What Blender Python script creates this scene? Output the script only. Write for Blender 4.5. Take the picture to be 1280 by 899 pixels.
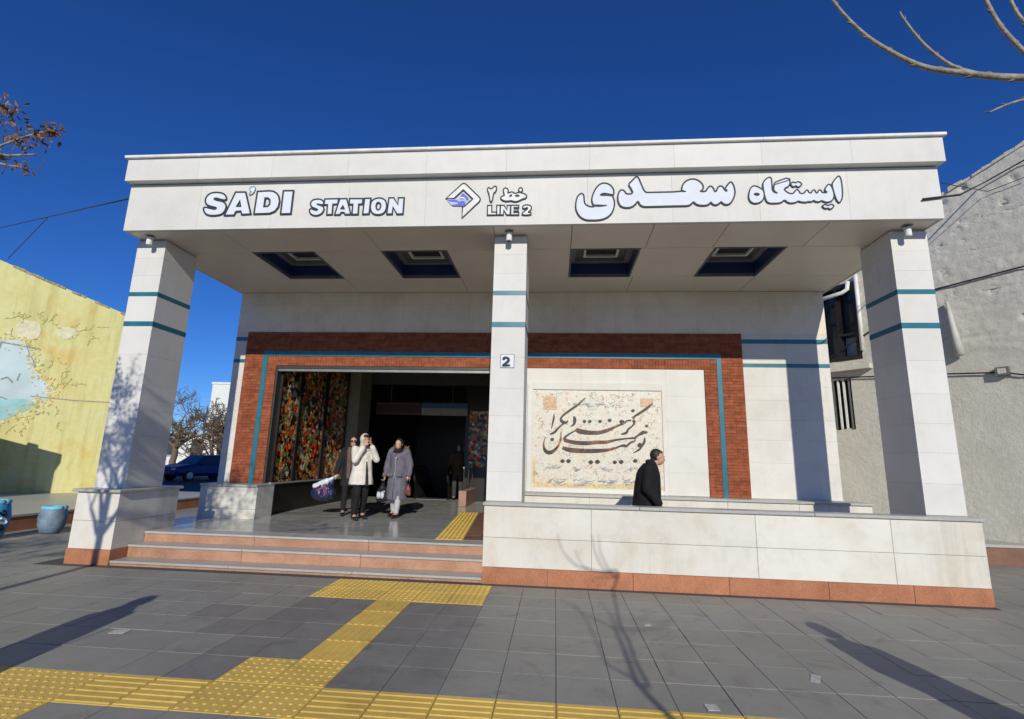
import bpy, bmesh, math, random
from mathutils import Vector, Matrix, noise
RAD = math.radians
for _o in list(bpy.data.objects):
    bpy.data.objects.remove(_o)
SC = bpy.context.scene
COL = SC.collection

# ------------------------------------------------------------------ camera, sky, sun, exposure
cam_d = bpy.data.cameras.new("camera"); cam = bpy.data.objects.new("camera", cam_d); COL.objects.link(cam)
cam_d.sensor_fit = 'HORIZONTAL'; cam_d.sensor_width = 36.0; cam_d.lens = 630.127 / 1280 * 36.0
cam_d.clip_start = 0.05; cam_d.clip_end = 3000
_r = Vector((0.99618707, 0.08353248, 0.0251724)); _u = Vector((-0.00831589, -0.19630165, 0.98050829)); _f = Vector((-0.08684567, 0.97697901, 0.19485852))
cam.matrix_world = Matrix(((_r.x, _u.x, -_f.x, 6.8855), (_r.y, _u.y, -_f.y, -6.9243), (_r.z, _u.z, -_f.z, 1.5999), (0, 0, 0, 1)))
SC.camera = cam
SUN_EL, SUN_AZ = RAD(24.2), RAD(8.0)            # the sun stands behind the camera, a little to the right
world = bpy.data.worlds.new("World"); SC.world = world; world.use_nodes = True
wn = world.node_tree; wn.nodes.clear()
sky = wn.nodes.new("ShaderNodeTexSky"); sky.sky_type = 'NISHITA'; sky.sun_disc = False
sky.sun_elevation = SUN_EL; sky.sun_rotation = math.pi - SUN_AZ
sky.altitude = 1400; sky.air_density = 1.0; sky.dust_density = 0.15; sky.ozone_density = 10.0
bg = wn.nodes.new("ShaderNodeBackground"); bg.inputs[1].default_value = 0.118
wo = wn.nodes.new("ShaderNodeOutputWorld")
hs = wn.nodes.new("ShaderNodeHueSaturation"); hs.inputs['Hue'].default_value = .510; hs.inputs['Saturation'].default_value = 1.08
wn.links.new(sky.outputs[0], hs.inputs['Color']); wn.links.new(hs.outputs[0], bg.inputs[0]); wn.links.new(bg.outputs[0], wo.inputs[0])
sun_d = bpy.data.lights.new("sun", 'SUN'); sun_d.energy = 4.05; sun_d.angle = RAD(0.53); sun_d.color = (1.0, 0.945, 0.80)
sun = bpy.data.objects.new("sun", sun_d); COL.objects.link(sun)
SDIR = Vector((-math.sin(SUN_AZ) * math.cos(SUN_EL), math.cos(SUN_AZ) * math.cos(SUN_EL), -math.sin(SUN_EL)))
sun.rotation_euler = SDIR.to_track_quat('-Z', 'Y').to_euler(); sun.location = (12, -30, 20)
SC.view_settings.view_transform = 'Standard'; SC.view_settings.look = 'None'
SC.view_settings.exposure = -0.12; SC.view_settings.gamma = 1.0; SC.view_settings.use_curve_mapping = False
SC.cycles.use_denoising = True
SC.cycles.max_bounces = 8

# ------------------------------------------------------------------ materials
def _nt(name):
    m = bpy.data.materials.new(name); m.use_nodes = True
    nt = m.node_tree; b = nt.nodes["Principled BSDF"]
    return m, nt, b
def _pos(nt, scale=(1, 1, 1)):
    g = nt.nodes.new("ShaderNodeNewGeometry"); mp = nt.nodes.new("ShaderNodeMapping"); mp.inputs[3].default_value = scale
    nt.links.new(g.outputs["Position"], mp.inputs[0]); return mp.outputs[0]
def _noise(nt, vec, scale, detail=4, rough=.55, dist=0):
    n = nt.nodes.new("ShaderNodeTexNoise"); n.inputs["Scale"].default_value = scale; n.inputs["Detail"].default_value = detail
    n.inputs["Roughness"].default_value = rough; n.inputs["Distortion"].default_value = dist
    nt.links.new(vec, n.inputs["Vector"]); return n.outputs[0]
def _ramp(nt, fac, stops):
    r = nt.nodes.new("ShaderNodeValToRGB"); e = r.color_ramp.elements
    while len(e) < len(stops): e.new(.5)
    for k, (p, c) in enumerate(stops):
        e[k].position = p; e[k].color = (*c, 1) if len(c) == 3 else c
    nt.links.new(fac, r.inputs[0]); return r.outputs[0]
def _mix(nt, fac, a, b, mode='MIX'):
    m = nt.nodes.new("ShaderNodeMix"); m.data_type = 'RGBA'; m.blend_type = mode
    for s, v in ((m.inputs[0], fac), (m.inputs[6], a), (m.inputs[7], b)):
        if hasattr(v, "links"): nt.links.new(v, s)
        elif isinstance(v, (int, float)): s.default_value = v
        else: s.default_value = (*v, 1)
    return m.outputs[2]
def _bump(nt, b, h, strength, dist=.01):
    n = nt.nodes.new("ShaderNodeBump"); n.inputs["Strength"].default_value = strength; n.inputs["Distance"].default_value = dist
    nt.links.new(h, n.inputs["Height"]); nt.links.new(n.outputs[0], b.inputs["Normal"])
def _objrand(nt, lo, hi):
    o = nt.nodes.new("ShaderNodeObjectInfo"); m = nt.nodes.new("ShaderNodeMapRange")
    m.inputs[3].default_value = lo; m.inputs[4].default_value = hi; nt.links.new(o.outputs["Random"], m.inputs[0]); return m.outputs[0]
def _hsv(nt, col, val):
    h = nt.nodes.new("ShaderNodeHueSaturation")
    if hasattr(col, "links"): nt.links.new(col, h.inputs["Color"])
    else: h.inputs["Color"].default_value = (*col, 1)
    nt.links.new(val, h.inputs["Value"]); return h.outputs[0]

def plain(name, c, rough=.6, metal=0, var=.12, scale=6, spec=.5, bump=0, bscale=60):
    m, nt, b = _nt(name); p = _pos(nt)
    n = _noise(nt, p, scale, 5)
    lo = tuple(x * (1 - var) for x in c); hi = tuple(min(1, x * (1 + var)) for x in c)
    nt.links.new(_ramp(nt, n, [(.3, lo), (.7, hi)]), b.inputs["Base Color"])
    b.inputs["Roughness"].default_value = rough; b.inputs["Metallic"].default_value = metal; b.inputs["Specular IOR Level"].default_value = spec
    if bump: _bump(nt, b, _noise(nt, p, bscale, 5), bump)
    return m
def marble(name, c, stain, rough=.6, rand=(.965, 1.025), vein=.5, streak=.3):
    m, nt, b = _nt(name); p = _pos(nt)
    big = _noise(nt, p, .9, 7, .62, .3); med = _noise(nt, p, 3.2, 8, .7, .35); fine = _noise(nt, p, 45, 3)
    c1 = _ramp(nt, big, [(.32, stain), (.56, c)])
    col = _mix(nt, vein * .6, c1, _ramp(nt, med, [(.28, tuple(x * .86 for x in stain)), (.52, c), (.75, tuple(min(1, x * 1.05) for x in c))]))
    pits = _ramp(nt, _noise(nt, p, 21, 6, .8, .6), [(.24, (.62, .60, .55)), (.30, (1, 1, 1))])
    col = _mix(nt, .8, col, pits, 'MULTIPLY')
    sk = _noise(nt, _pos(nt, (7, 7, .35)), 1.0, 5, .6); gate = _ramp(nt, _noise(nt, p, .7, 3), [(.42, (0, 0, 0)), (.62, (1, 1, 1))])
    col = _mix(nt, gate, col, _mix(nt, streak, col, _ramp(nt, sk, [(.38, (.80, .77, .71)), (.56, (1, 1, 1))]), 'MULTIPLY'))
    col = _hsv(nt, col, _objrand(nt, *rand))
    nt.links.new(col, b.inputs["Base Color"]); b.inputs["Roughness"].default_value = rough; b.inputs["Specular IOR Level"].default_value = .3
    _bump(nt, b, fine, .06, .004)
    return m
def granite(name, a, c, rough=.55):
    m, nt, b = _nt(name); p = _pos(nt)
    v = _noise(nt, p, 120, 2, .7); w = _noise(nt, p, 4, 4)
    col = _ramp(nt, v, [(.32, tuple(x * .55 for x in a)), (.45, a), (.6, c), (.72, tuple(min(1, x * 1.35) for x in c))])
    col = _mix(nt, .45, col, _ramp(nt, w, [(.3, tuple(x * .7 for x in a)), (.7, c)]))
    nt.links.new(_hsv(nt, col, _objrand(nt, .92, 1.08)), b.inputs["Base Color"]); b.inputs["Roughness"].default_value = rough; b.inputs["Specular IOR Level"].default_value = .25
    _bump(nt, b, v, .1, .003)
    return m
def paving(name, c, rough=.55, rand=(.86, 1.12), dirt=.25):
    m, nt, b = _nt(name); p = _pos(nt)
    n1 = _noise(nt, p, .8, 5, .6, .4); n2 = _noise(nt, p, 7, 6, .7); n3 = _noise(nt, p, 170, 3)
    lo = tuple(x * (1 - dirt) for x in c); hi = tuple(min(1, x * (1 + dirt)) for x in c)
    col = _mix(nt, .5, _ramp(nt, n1, [(.3, lo), (.7, hi)]), _ramp(nt, n2, [(.3, lo), (.72, hi)]))
    col = _mix(nt, .35, col, _ramp(nt, n3, [(.35, (.55, .55, .55)), (.6, (1, 1, 1))]), 'MULTIPLY')
    if 'paving' in name or 'tactile' in name:
        st_ = _noise(nt, p, 2.3, 6, .7, 1.2)
        col = _mix(nt, .75, col, _ramp(nt, st_, [(.30, (.62, .60, .57)), (.44, (1, 1, 1)), (.66, (1, 1, 1)), (.80, (1.0, .98, .95))]), 'MULTIPLY')
        vg = nt.nodes.new("ShaderNodeTexVoronoi"); vg.inputs["Scale"].default_value = 3.2; nt.links.new(p, vg.inputs["Vector"])
        sg = nt.nodes.new("ShaderNodeSeparateColor"); nt.links.new(vg.outputs["Color"], sg.inputs[0])
        near = _ramp(nt, vg.outputs["Distance"], [(.035, (1, 1, 1)), (.055, (0, 0, 0))]); some = _ramp(nt, sg.outputs[1], [(.70, (0, 0, 0)), (.72, (1, 1, 1))])
        col = _mix(nt, _mix(nt, 1.0, near, some, 'MULTIPLY'), col, _ramp(nt, sg.outputs[0], [(.4, (.07, .068, .065)), (.6, (.36, .355, .34))]))
        sc_ = _ramp(nt, _noise(nt, p, 6.5, 7, .75, 2.0), [(.60, (0, 0, 0)), (.74, (.55, .55, .55))])
        col = _mix(nt, sc_, col, (.33, .325, .31))
    col = _hsv(nt, col, _objrand(nt, *rand))
    nt.links.new(col, b.inputs["Base Color"])
    rr = nt.nodes.new("ShaderNodeMapRange"); rr.inputs[3].default_value = rough - .1; rr.inputs[4].default_value = rough + .12
    nt.links.new(n2, rr.inputs[0]); nt.links.new(rr.outputs[0], b.inputs["Roughness"])
    _bump(nt, b, n3, .12, .002)
    return m
M = {}
M['marble'] = marble('white_stone', (.67, .662, .635), (.62, .60, .555), streak=.15)
M['marble_wall'] = marble('white_stone_wall', (.665, .65, .612), (.59, .55, .485), vein=.6, streak=.3)
M['beige'] = marble('beige_stone', (.78, .70, .585), (.66, .56, .44), vein=.7)
M['brick_joint'] = plain('brick_joint', (.15, .07, .045), .9)
M['marble_dirty'] = marble('white_stone_parapet', (.67, .65, .60), (.57, .515, .415), vein=.7, streak=.6)
M['core'] = plain('stone_joint', (.40, .385, .36), .9)
M['granite'] = granite('orange_granite', (.36, .14, .07), (.49, .215, .115))
M['granite_pink'] = granite('pink_step_granite', (.35, .175, .105), (.52, .305, .205))
M['granite_dark'] = granite('brown_granite', (.16, .09, .06), (.26, .14, .10))
M['slab'] = paving('grey_stone_slab', (.43, .43, .405), .38, (.92, 1.06), .15)
M['tile'] = paving('paving_stone', (.272, .266, .238), .55, (.96, 1.04), .2)
M['tile_dark'] = paving('paving_stone_dark', (.212, .206, .195), .5, (.95, 1.06))
M['grout'] = plain('paving_grout', (.075, .072, .068), .9)
M['yellow'] = paving('tactile_yellow', (.72, .49, .11), .65, (.92, 1.08), .2)
M['teal'] = plain('teal_tile', (.025, .15, .20), .3, var=.15)
M['navy'] = plain('navy_lining', (.016, .038, .15), .35)
M['soffit'] = plain('soffit_panel', (.70, .645, .55), .36, var=.05, scale=1.2)
M['dark'] = plain('dark_cavity', (.02, .02, .02), .8)
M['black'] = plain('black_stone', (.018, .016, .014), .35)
M['steel'] = plain('brushed_steel', (.42, .42, .41), .35, 1.0)
M['grey_metal'] = plain('grey_metal', (.25, .25, .24), .45, .6)
M['white_paint'] = plain('white_paint', (.72, .72, .70), .6, spec=.3)
M['letter'] = plain('letter_face', (.68, .715, .775), .75, var=.03, spec=.2)
M['outline'] = plain('letter_edge', (.02, .03, .045), .7)
M['logo_blue'] = plain('logo_blue', (.06, .09, .5), .4)
M['logo_pale'] = plain('logo_pale_blue', (.38, .44, .72), .4)
M['cable'] = plain('cable_black', (.015, .015, .016), .6)
M['bark'] = plain('bark', (.16, .125, .095), .85, var=.4, scale=30, bump=.5, bscale=90)
M['bark_pale'] = plain('bark_pale', (.30, .27, .22), .8, var=.35, scale=40, bump=.4, bscale=120)
M['twig'] = plain('twig', (.155, .11, .072), .9, var=.3)
M['leaf_dry'] = plain('dry_leaf', (.21, .115, .05), .75, var=.55, scale=14)
M['glass_dark'] = plain('window_glass', (.03, .045, .07), .08, spec=.8)
M['asphalt'] = paving('asphalt', (.055, .055, .057), .8, (1, 1), .25)
M['earth'] = paving('bare_ground', (.16, .145, .12), .9, (1, 1), .3)

def floor_mat():
    m, nt, b = _nt('polished_floor'); p = _pos(nt, (1.0, 1.0, 1))
    mp = nt.nodes.new("ShaderNodeMapping"); mp.inputs[2].default_value = (0, 0, RAD(24)); mp.inputs[3].default_value = (1.2, 9, 1)
    nt.links.new(p, mp.inputs[0])
    n = _noise(nt, mp.outputs[0], 2.2, 6, .65, .8)
    col = _ramp(nt, n, [(.3, (.24, .245, .235)), (.5, (.40, .405, .39)), (.72, (.58, .585, .56))])
    nt.links.new(_hsv(nt, col, _objrand(nt, .85, 1.1)), b.inputs["Base Color"])
    b.inputs["Roughness"].default_value = .16; b.inputs["Specular IOR Level"].default_value = .6
    return m
M['floor'] = floor_mat()
def brick_mat():
    m, nt, b = _nt('red_brick_tile'); p = _pos(nt)
    n = _noise(nt, p, 9, 5, .7); w = nt.nodes.new("ShaderNodeTexWhiteNoise")
    sn = nt.nodes.new("ShaderNodeVectorMath"); sn.operation = 'SNAP'; sn.inputs[1].default_value = (.21, 1, .058)
    nt.links.new(p, sn.inputs[0]); nt.links.new(sn.outputs[0], w.inputs["Vector"])
    col = _ramp(nt, n, [(.3, (.20, .055, .026)), (.7, (.345, .105, .052))])
    h = nt.nodes.new("ShaderNodeMapRange"); h.inputs[3].default_value = .78; h.inputs[4].default_value = 1.15; nt.links.new(w.outputs[0], h.inputs[0])
    nt.links.new(_hsv(nt, col, h.outputs[0]), b.inputs["Base Color"]); b.inputs["Roughness"].default_value = .75; b.inputs["Specular IOR Level"].default_value = .15
    return m
M['brick'] = brick_mat()
def mosaic_mat():
    m, nt, b = _nt('coloured_glass'); p = _pos(nt)
    v = nt.nodes.new("ShaderNodeTexVoronoi"); v.inputs["Scale"].default_value = 11.5
    wp = nt.nodes.new("ShaderNodeVectorMath"); wp.operation = 'ADD'
    nz = nt.nodes.new("ShaderNodeTexNoise"); nz.inputs["Scale"].default_value = 5; nt.links.new(p, nz.inputs["Vector"])
    sc = nt.nodes.new("ShaderNodeVectorMath"); sc.operation = 'SCALE'; sc.inputs[3].default_value = .22
    nt.links.new(nz.outputs[1], sc.inputs[0]); nt.links.new(p, wp.inputs[0]); nt.links.new(sc.outputs[0], wp.inputs[1])
    nt.links.new(wp.outputs[0], v.inputs["Vector"])
    sep = nt.nodes.new("ShaderNodeSeparateColor"); nt.links.new(v.outputs["Color"], sep.inputs[0])
    pal = _ramp(nt, sep.outputs[0], [(0, (.02, .016, .012)), (.16, (.10, .06, .03)), (.20, (.9, .07, .02)), (.40, (.95, .28, .05)), (.54, (.22, .36, .07)), (.66, (.9, .62, .14)), (.77, (.07, .2, .22)), (.84, (.85, .74, .52)), (.94, (.05, .03, .02))])
    pal.node.color_ramp.interpolation = 'CONSTANT'
    v2 = nt.nodes.new("ShaderNodeTexVoronoi"); v2.feature = 'DISTANCE_TO_EDGE'; v2.inputs["Scale"].default_value = 11.5
    nt.links.new(wp.outputs[0], v2.inputs["Vector"])
    col = _mix(nt, _ramp(nt, v2.outputs["Distance"], [(.03, (0, 0, 0)), (.07, (1, 1, 1))]), (.01, .009, .008), pal)
    nt.links.new(col, b.inputs["Base Color"]); b.inputs["Roughness"].default_value = .3
    return m
M['mosaic'] = mosaic_mat()
def mural_mat():
    m, nt, b = _nt('mural_ceramic'); p = _pos(nt)
    n = _noise(nt, p, 2.1, 5, .6, .8); v = nt.nodes.new("ShaderNodeTexVoronoi"); v.inputs["Scale"].default_value = 34; nt.links.new(p, v.inputs["Vector"])
    f = _noise(nt, p, 55, 4, .75)
    base = _ramp(nt, n, [(.3, (.66, .58, .49)), (.5, (.67, .645, .57)), (.7, (.60, .62, .57))])
    sep = nt.nodes.new("ShaderNodeSeparateColor"); nt.links.new(v.outputs["Color"], sep.inputs[0])
    spots = _ramp(nt, sep.outputs[0], [(0, (1, 1, 1)), (.5, (.9, .74, .6)), (.62, (.72, .75, .7)), (.74, (.95, .72, .55)), (.88, (1, 1, 1))]); spots.node.color_ramp.interpolation = 'CONSTANT'
    col = _mix(nt, .42, base, spots, 'MULTIPLY')
    col = _mix(nt, .6, col, _ramp(nt, f, [(.33, (.55, .47, .4)), (.5, (1, 1, 1))]), 'MULTIPLY')
    nt.links.new(col, b.inputs["Base Color"]); b.inputs["Roughness"].default_value = .4
    return m
M['mural'] = mural_mat()
M['ink'] = None
def ink_mat():
    m, nt, b = _nt('calligraphy_ink'); p = _pos(nt)
    n = _noise(nt, p, 5.5, 4, .6, .5)
    nt.links.new(_ramp(nt, n, [(.48, (.035, .016, .010)), (.6, (.14, .05, .022)), (.74, (.42, .18, .07))]), b.inputs["Base Color"])
    b.inputs["Roughness"].default_value = .4
    return m
M['ink'] = ink_mat()
M['ink_dark'] = plain('calligraphy_dark', (.03, .018, .014), .4)
M['ink_grey'] = plain('calligraphy_grey', (.20, .24, .29), .5)
M['gold'] = plain('gold_border', (.58, .46, .24), .45, var=.25, scale=20)
M['rust'] = plain('orange_patch', (.55, .37, .24), .5, var=.4, scale=45)
def plaster_mat():
    m, nt, b = _nt('rough_mortar'); p = _pos(nt)
    n1 = _noise(nt, p, 1.3, 6, .65, .6); n2 = _noise(nt, p, 11, 7, .7, .5); n3 = _noise(nt, p, 60, 4, .7)
    col = _mix(nt, .5, _ramp(nt, n1, [(.3, (.52, .495, .43)), (.7, (.68, .65, .58))]), _ramp(nt, n2, [(.3, (.50, .475, .41)), (.68, (.68, .65, .585))]))
    nt.links.new(col, b.inputs["Base Color"]); b.inputs["Roughness"].default_value = .92
    h = _mix(nt, .4, n2, n3); _bump(nt, b, h, .7, .04)
    return m
M['mortar'] = plaster_mat()
def yellow_wall():
    m, nt, b = _nt('yellow_plaster'); p = _pos(nt)
    n1 = _noise(nt, p, .9, 6, .6, .5); n2 = _noise(nt, p, 7, 6, .65)
    col = _mix(nt, .4, _ramp(nt, n1, [(.3, (.66, .58, .22)), (.5, (.70, .66, .29)), (.7, (.66, .66, .34))]), _ramp(nt, n2, [(.3, (.58, .53, .22)), (.7, (.74, .71, .36))]))
    bl = _noise(nt, p, 1.15, 4, .6, .9)
    col = _mix(nt, _ramp(nt, bl, [(.56, (0, 0, 0)), (.70, (.75, .75, .75))]), col, (.68, .47, .12))
    sk = _noise(nt, _pos(nt, (4, 4, .3)), 1.0, 6, .65); col = _mix(nt, .7, col, _ramp(nt, sk, [(.36, (.78, .76, .68)), (.52, (1, 1, 1))]), 'MULTIPLY')
    nt.links.new(col, b.inputs["Base Color"]); b.inputs["Roughness"].default_value = .85; _bump(nt, b, n2, .2, .01)
    return m
M['ywall'] = yellow_wall()
M['paint_sky'] = plain('painted_pale_blue', (.52, .64, .66), .8, var=.12, scale=1.5)
M['paint_aqua'] = plain('painted_aqua', (.32, .58, .60), .8, var=.15, scale=2)
M['paint_ochre'] = plain('painted_ochre', (.66, .51, .18), .8, var=.25, scale=3)
M['paint_leaf'] = plain('painted_olive', (.47, .45, .18), .8, var=.3)
M['paint_cream'] = plain('painted_cream', (.70, .66, .44), .8, var=.15, scale=8)
M['paint_grey'] = plain('painted_grey', (.30, .31, .28), .8)

# ------------------------------------------------------------------ helpers
WORK = bpy.data.scenes.new('work')                    # small side scene in which shapes are evaluated
def evaluate(o):
    WORK.collection.objects.link(o); vl = WORK.view_layers[0]; vl.update(); dg = vl.depsgraph; dg.update()
    return bpy.data.meshes.new_from_object(o.evaluated_get(dg))
def origin(o):
    v = Vector((0, 0, 0))
    while o is not None:
        v += o.location; o = o.parent
    return v
def tag(o, label=None, cat=None, group=None, kind=None):
    if label: o['label'] = label
    if cat: o['category'] = cat
    if group: o['group'] = group
    if kind: o['kind'] = kind
    return o
def thing(name, loc, label, cat, group=None):
    o = bpy.data.objects.new(name, None); COL.objects.link(o); o.location = loc; o.empty_display_size = .2
    return tag(o, label, cat, group)
def link(name, me, mat, parent=None, loc=None):
    o = bpy.data.objects.new(name, me); COL.objects.link(o)
    if parent is not None: o.parent = parent
    if loc is not None: o.location = loc
    if mat is not None and not me.materials: me.materials.append(mat)
    return o
def mesh(name, V, F, mat, parent=None, smooth=False, mats=None, fm=None):
    """one mesh object; V are world coordinates"""
    off = origin(parent) if parent is not None else Vector((0, 0, 0))
    me = bpy.data.meshes.new(name); me.from_pydata([(v[0] - off.x, v[1] - off.y, v[2] - off.z) for v in V], [], F)
    if smooth: me.polygons.foreach_set("use_smooth", [True] * len(F))
    if mats:
        for m in mats: me.materials.append(m)
        me.polygons.foreach_set("material_index", fm)
    me.update()
    return link(name, me, None if mats else mat, parent)
class MB:
    def __init__(s): s.V = []; s.F = []; s.fm = []
    def add(s, V, F, m=0):
        k = len(s.V); s.V += [tuple(v) for v in V]; s.F += [tuple(i + k for i in f) for f in F]; s.fm += [m] * len(F); return s
    def box(s, x0, x1, y0, y1, z0, z1, c=0, m=0):
        if c <= 0:
            V = [(x, y, z) for z in (z0, z1) for y in (y0, y1) for x in (x0, x1)]
            return s.add(V, [(0, 2, 3, 1), (4, 5, 7, 6), (0, 1, 5, 4), (2, 6, 7, 3), (0, 4, 6, 2), (1, 3, 7, 5)], m)
        V = []; idx = {}
        for i in (0, 1):
            for j in (0, 1):
                for k in (0, 1):
                    p = ((x0, x1)[i], (y0, y1)[j], (z0, z1)[k]); d = (c if i == 0 else -c, c if j == 0 else -c, c if k == 0 else -c)
                    for a in range(3):
                        q = [p[0] + d[0], p[1] + d[1], p[2] + d[2]]; q[a] = p[a]
                        idx[(i, j, k, a)] = len(V); V.append(tuple(q))
        F = []
        g = lambda i, j, k, a: idx[(i, j, k, a)]
        for a in range(3):
            for e in (0, 1):
                ring = []
                for (u, v) in ((0, 0), (1, 0), (1, 1), (0, 1)):
                    t = [0, 0, 0]; t[a] = e; t[(a + 1) % 3] = u; t[(a + 2) % 3] = v; ring.append(g(*t, a))
                F.append(tuple(ring) if e else tuple(reversed(ring)))
        for a in range(3):
            b, d = (a + 1) % 3, (a + 2) % 3
            for u in (0, 1):
                for v in (0, 1):
                    t0 = [0, 0, 0]; t0[b] = u; t0[d] = v; t1 = list(t0); t1[a] = 1
                    q = (g(*t0, b), g(*t1, b), g(*t1, d), g(*t0, d))
                    F.append(q if (u ^ v) else tuple(reversed(q)))
        for i in (0, 1):
            for j in (0, 1):
                for k in (0, 1):
                    q = (g(i, j, k, 0), g(i, j, k, 1), g(i, j, k, 2))
                    F.append(q if (i ^ j ^ k) else tuple(reversed(q)))
        return s.add(V, F, m)
    def tube(s, P, R, n=6, m=0, cap=True):
        P = [Vector(p) for p in P]
        if not hasattr(R, '__len__'): R = [R] * len(P)
        V = []; F = []
        t = (P[1] - P[0]).normalized(); ref = Vector((0, 0, 1)) if abs(t.z) < .9 else Vector((1, 0, 0))
        a = t.cross(ref).normalized()
        for i, p in enumerate(P):
            t = (P[min(i + 1, len(P) - 1)] - P[max(i - 1, 0)])
            if t.length < 1e-9: t = Vector((0, 0, 1))
            t.normalize(); a = (a - t * a.dot(t))
            if a.length < 1e-6: a = t.orthogonal()
            a.normalize(); b = t.cross(a)
            for k in range(n):
                w = 2 * math.pi * k / n; V.append(p + (a * math.cos(w) + b * math.sin(w)) * R[i])
        for i in range(len(P) - 1):
            for k in range(n):
                F.append((i * n + k, i * n + (k + 1) % n, (i + 1) * n + (k + 1) % n, (i + 1) * n + k))
        if cap: F += [tuple(reversed(range(n))), tuple(range((len(P) - 1) * n, len(P) * n))]
        return s.add(V, F, m)
    def lathe(s, c, prof, n=16, m=0, axis='z'):
        V = []; F = []
        for r, h in prof:
            for k in range(n):
                w = 2 * math.pi * k / n; x, y = r * math.cos(w), r * math.sin(w)
                V.append((c[0] + x, c[1] + y, c[2] + h) if axis == 'z' else (c[0] + x, c[1] + h, c[2] + y) if axis == 'y' else (c[0] + h, c[1] + x, c[2] + y))
        L = len(prof)
        for i in range(L - 1):
            for k in range(n): F.append((i * n + k, i * n + (k + 1) % n, (i + 1) * n + (k + 1) % n, (i + 1) * n + k))
        F += [tuple(reversed(range(n))), tuple(range((L - 1) * n, L * n))]
        return s.add(V, F, m)
    def build(s, name, mat, parent=None, smooth=False):
        if isinstance(mat, (list, tuple)): return mesh(name, s.V, s.F, None, parent, smooth, mat, s.fm)
        return mesh(name, s.V, s.F, mat, parent, smooth)
def box(name, b, mat, parent=None, c=.0):
    return MB().box(*b, c=c).build(name, mat, parent)
def struct(o): o['kind'] = 'structure'; return o
def splits(a, b, n=None, at=None):
    if at is not None: e = [a] + list(at) + [b]
    else: e = [a + (b - a) * i / n for i in range(n + 1)]
    return list(zip(e[:-1], e[1:]))
G = .0022     # half a stone joint
def chaikin(P, n):
    for _ in range(n):
        Q = []
        for i in range(len(P)):
            a, b = P[i], P[(i + 1) % len(P)]
            Q += [(a[0] * .75 + b[0] * .25, a[1] * .75 + b[1] * .25), (a[0] * .25 + b[0] * .75, a[1] * .25 + b[1] * .75)]
        P = Q
    return P
def plate(name, loops, y0, y1, mat, parent, grow=0.0, smooth=0):
    """flat shape traced in the XZ plane, front at y0, back at y1, optionally grown outwards"""
    cu = bpy.data.curves.new('tmp', 'CURVE'); cu.dimensions = '2D'; cu.fill_mode = 'BOTH'
    cu.extrude = abs(y1 - y0) / 2; cu.offset = 0
    for li, L in enumerate(loops):
        if smooth: L = chaikin(L, smooth)
        ar = sum(L[i][0] * L[(i + 1) % len(L)][1] - L[(i + 1) % len(L)][0] * L[i][1] for i in range(len(L)))
        if ar < 0: L = L[::-1]                                   # counter-clockwise
        g = grow if li == 0 else -grow
        if g:
            n = len(L); Q = []
            for i in range(n):
                p0, p1, p2 = L[i - 1], L[i], L[(i + 1) % n]
                d1 = Vector((p1[0] - p0[0], p1[1] - p0[1])); d2 = Vector((p2[0] - p1[0], p2[1] - p1[1]))
                if d1.length < 1e-7 or d2.length < 1e-7: Q.append(p1); continue
                d1.normalize(); d2.normalize()
                n1 = Vector((d1.y, -d1.x)); n2 = Vector((d2.y, -d2.x)); h = n1 + n2
                if h.length < .3: h = n1
                h.normalize(); k = g / max(.55, h.dot(n1)); Q.append((p1[0] + h.x * k, p1[1] + h.y * k))
            L = Q
        sp = cu.splines.new('POLY'); sp.points.add(len(L) - 1); sp.use_cyclic_u = True
        for p, (x, z) in zip(sp.points, L): p.co = (x, z, 0, 1)
    tmp = bpy.data.objects.new('tmp', cu); me = evaluate(tmp)
    ym = (y0 + y1) / 2; off = origin(parent) if parent is not None else Vector((0, 0, 0))
    for v in me.vertices: v.co = (v.co.x - off.x, ym - v.co.z - off.y, v.co.y - off.z)
    me.materials.clear(); me.name = name
    bpy.data.objects.remove(tmp); bpy.data.curves.remove(cu)
    return link(name, me, mat, parent)
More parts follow.
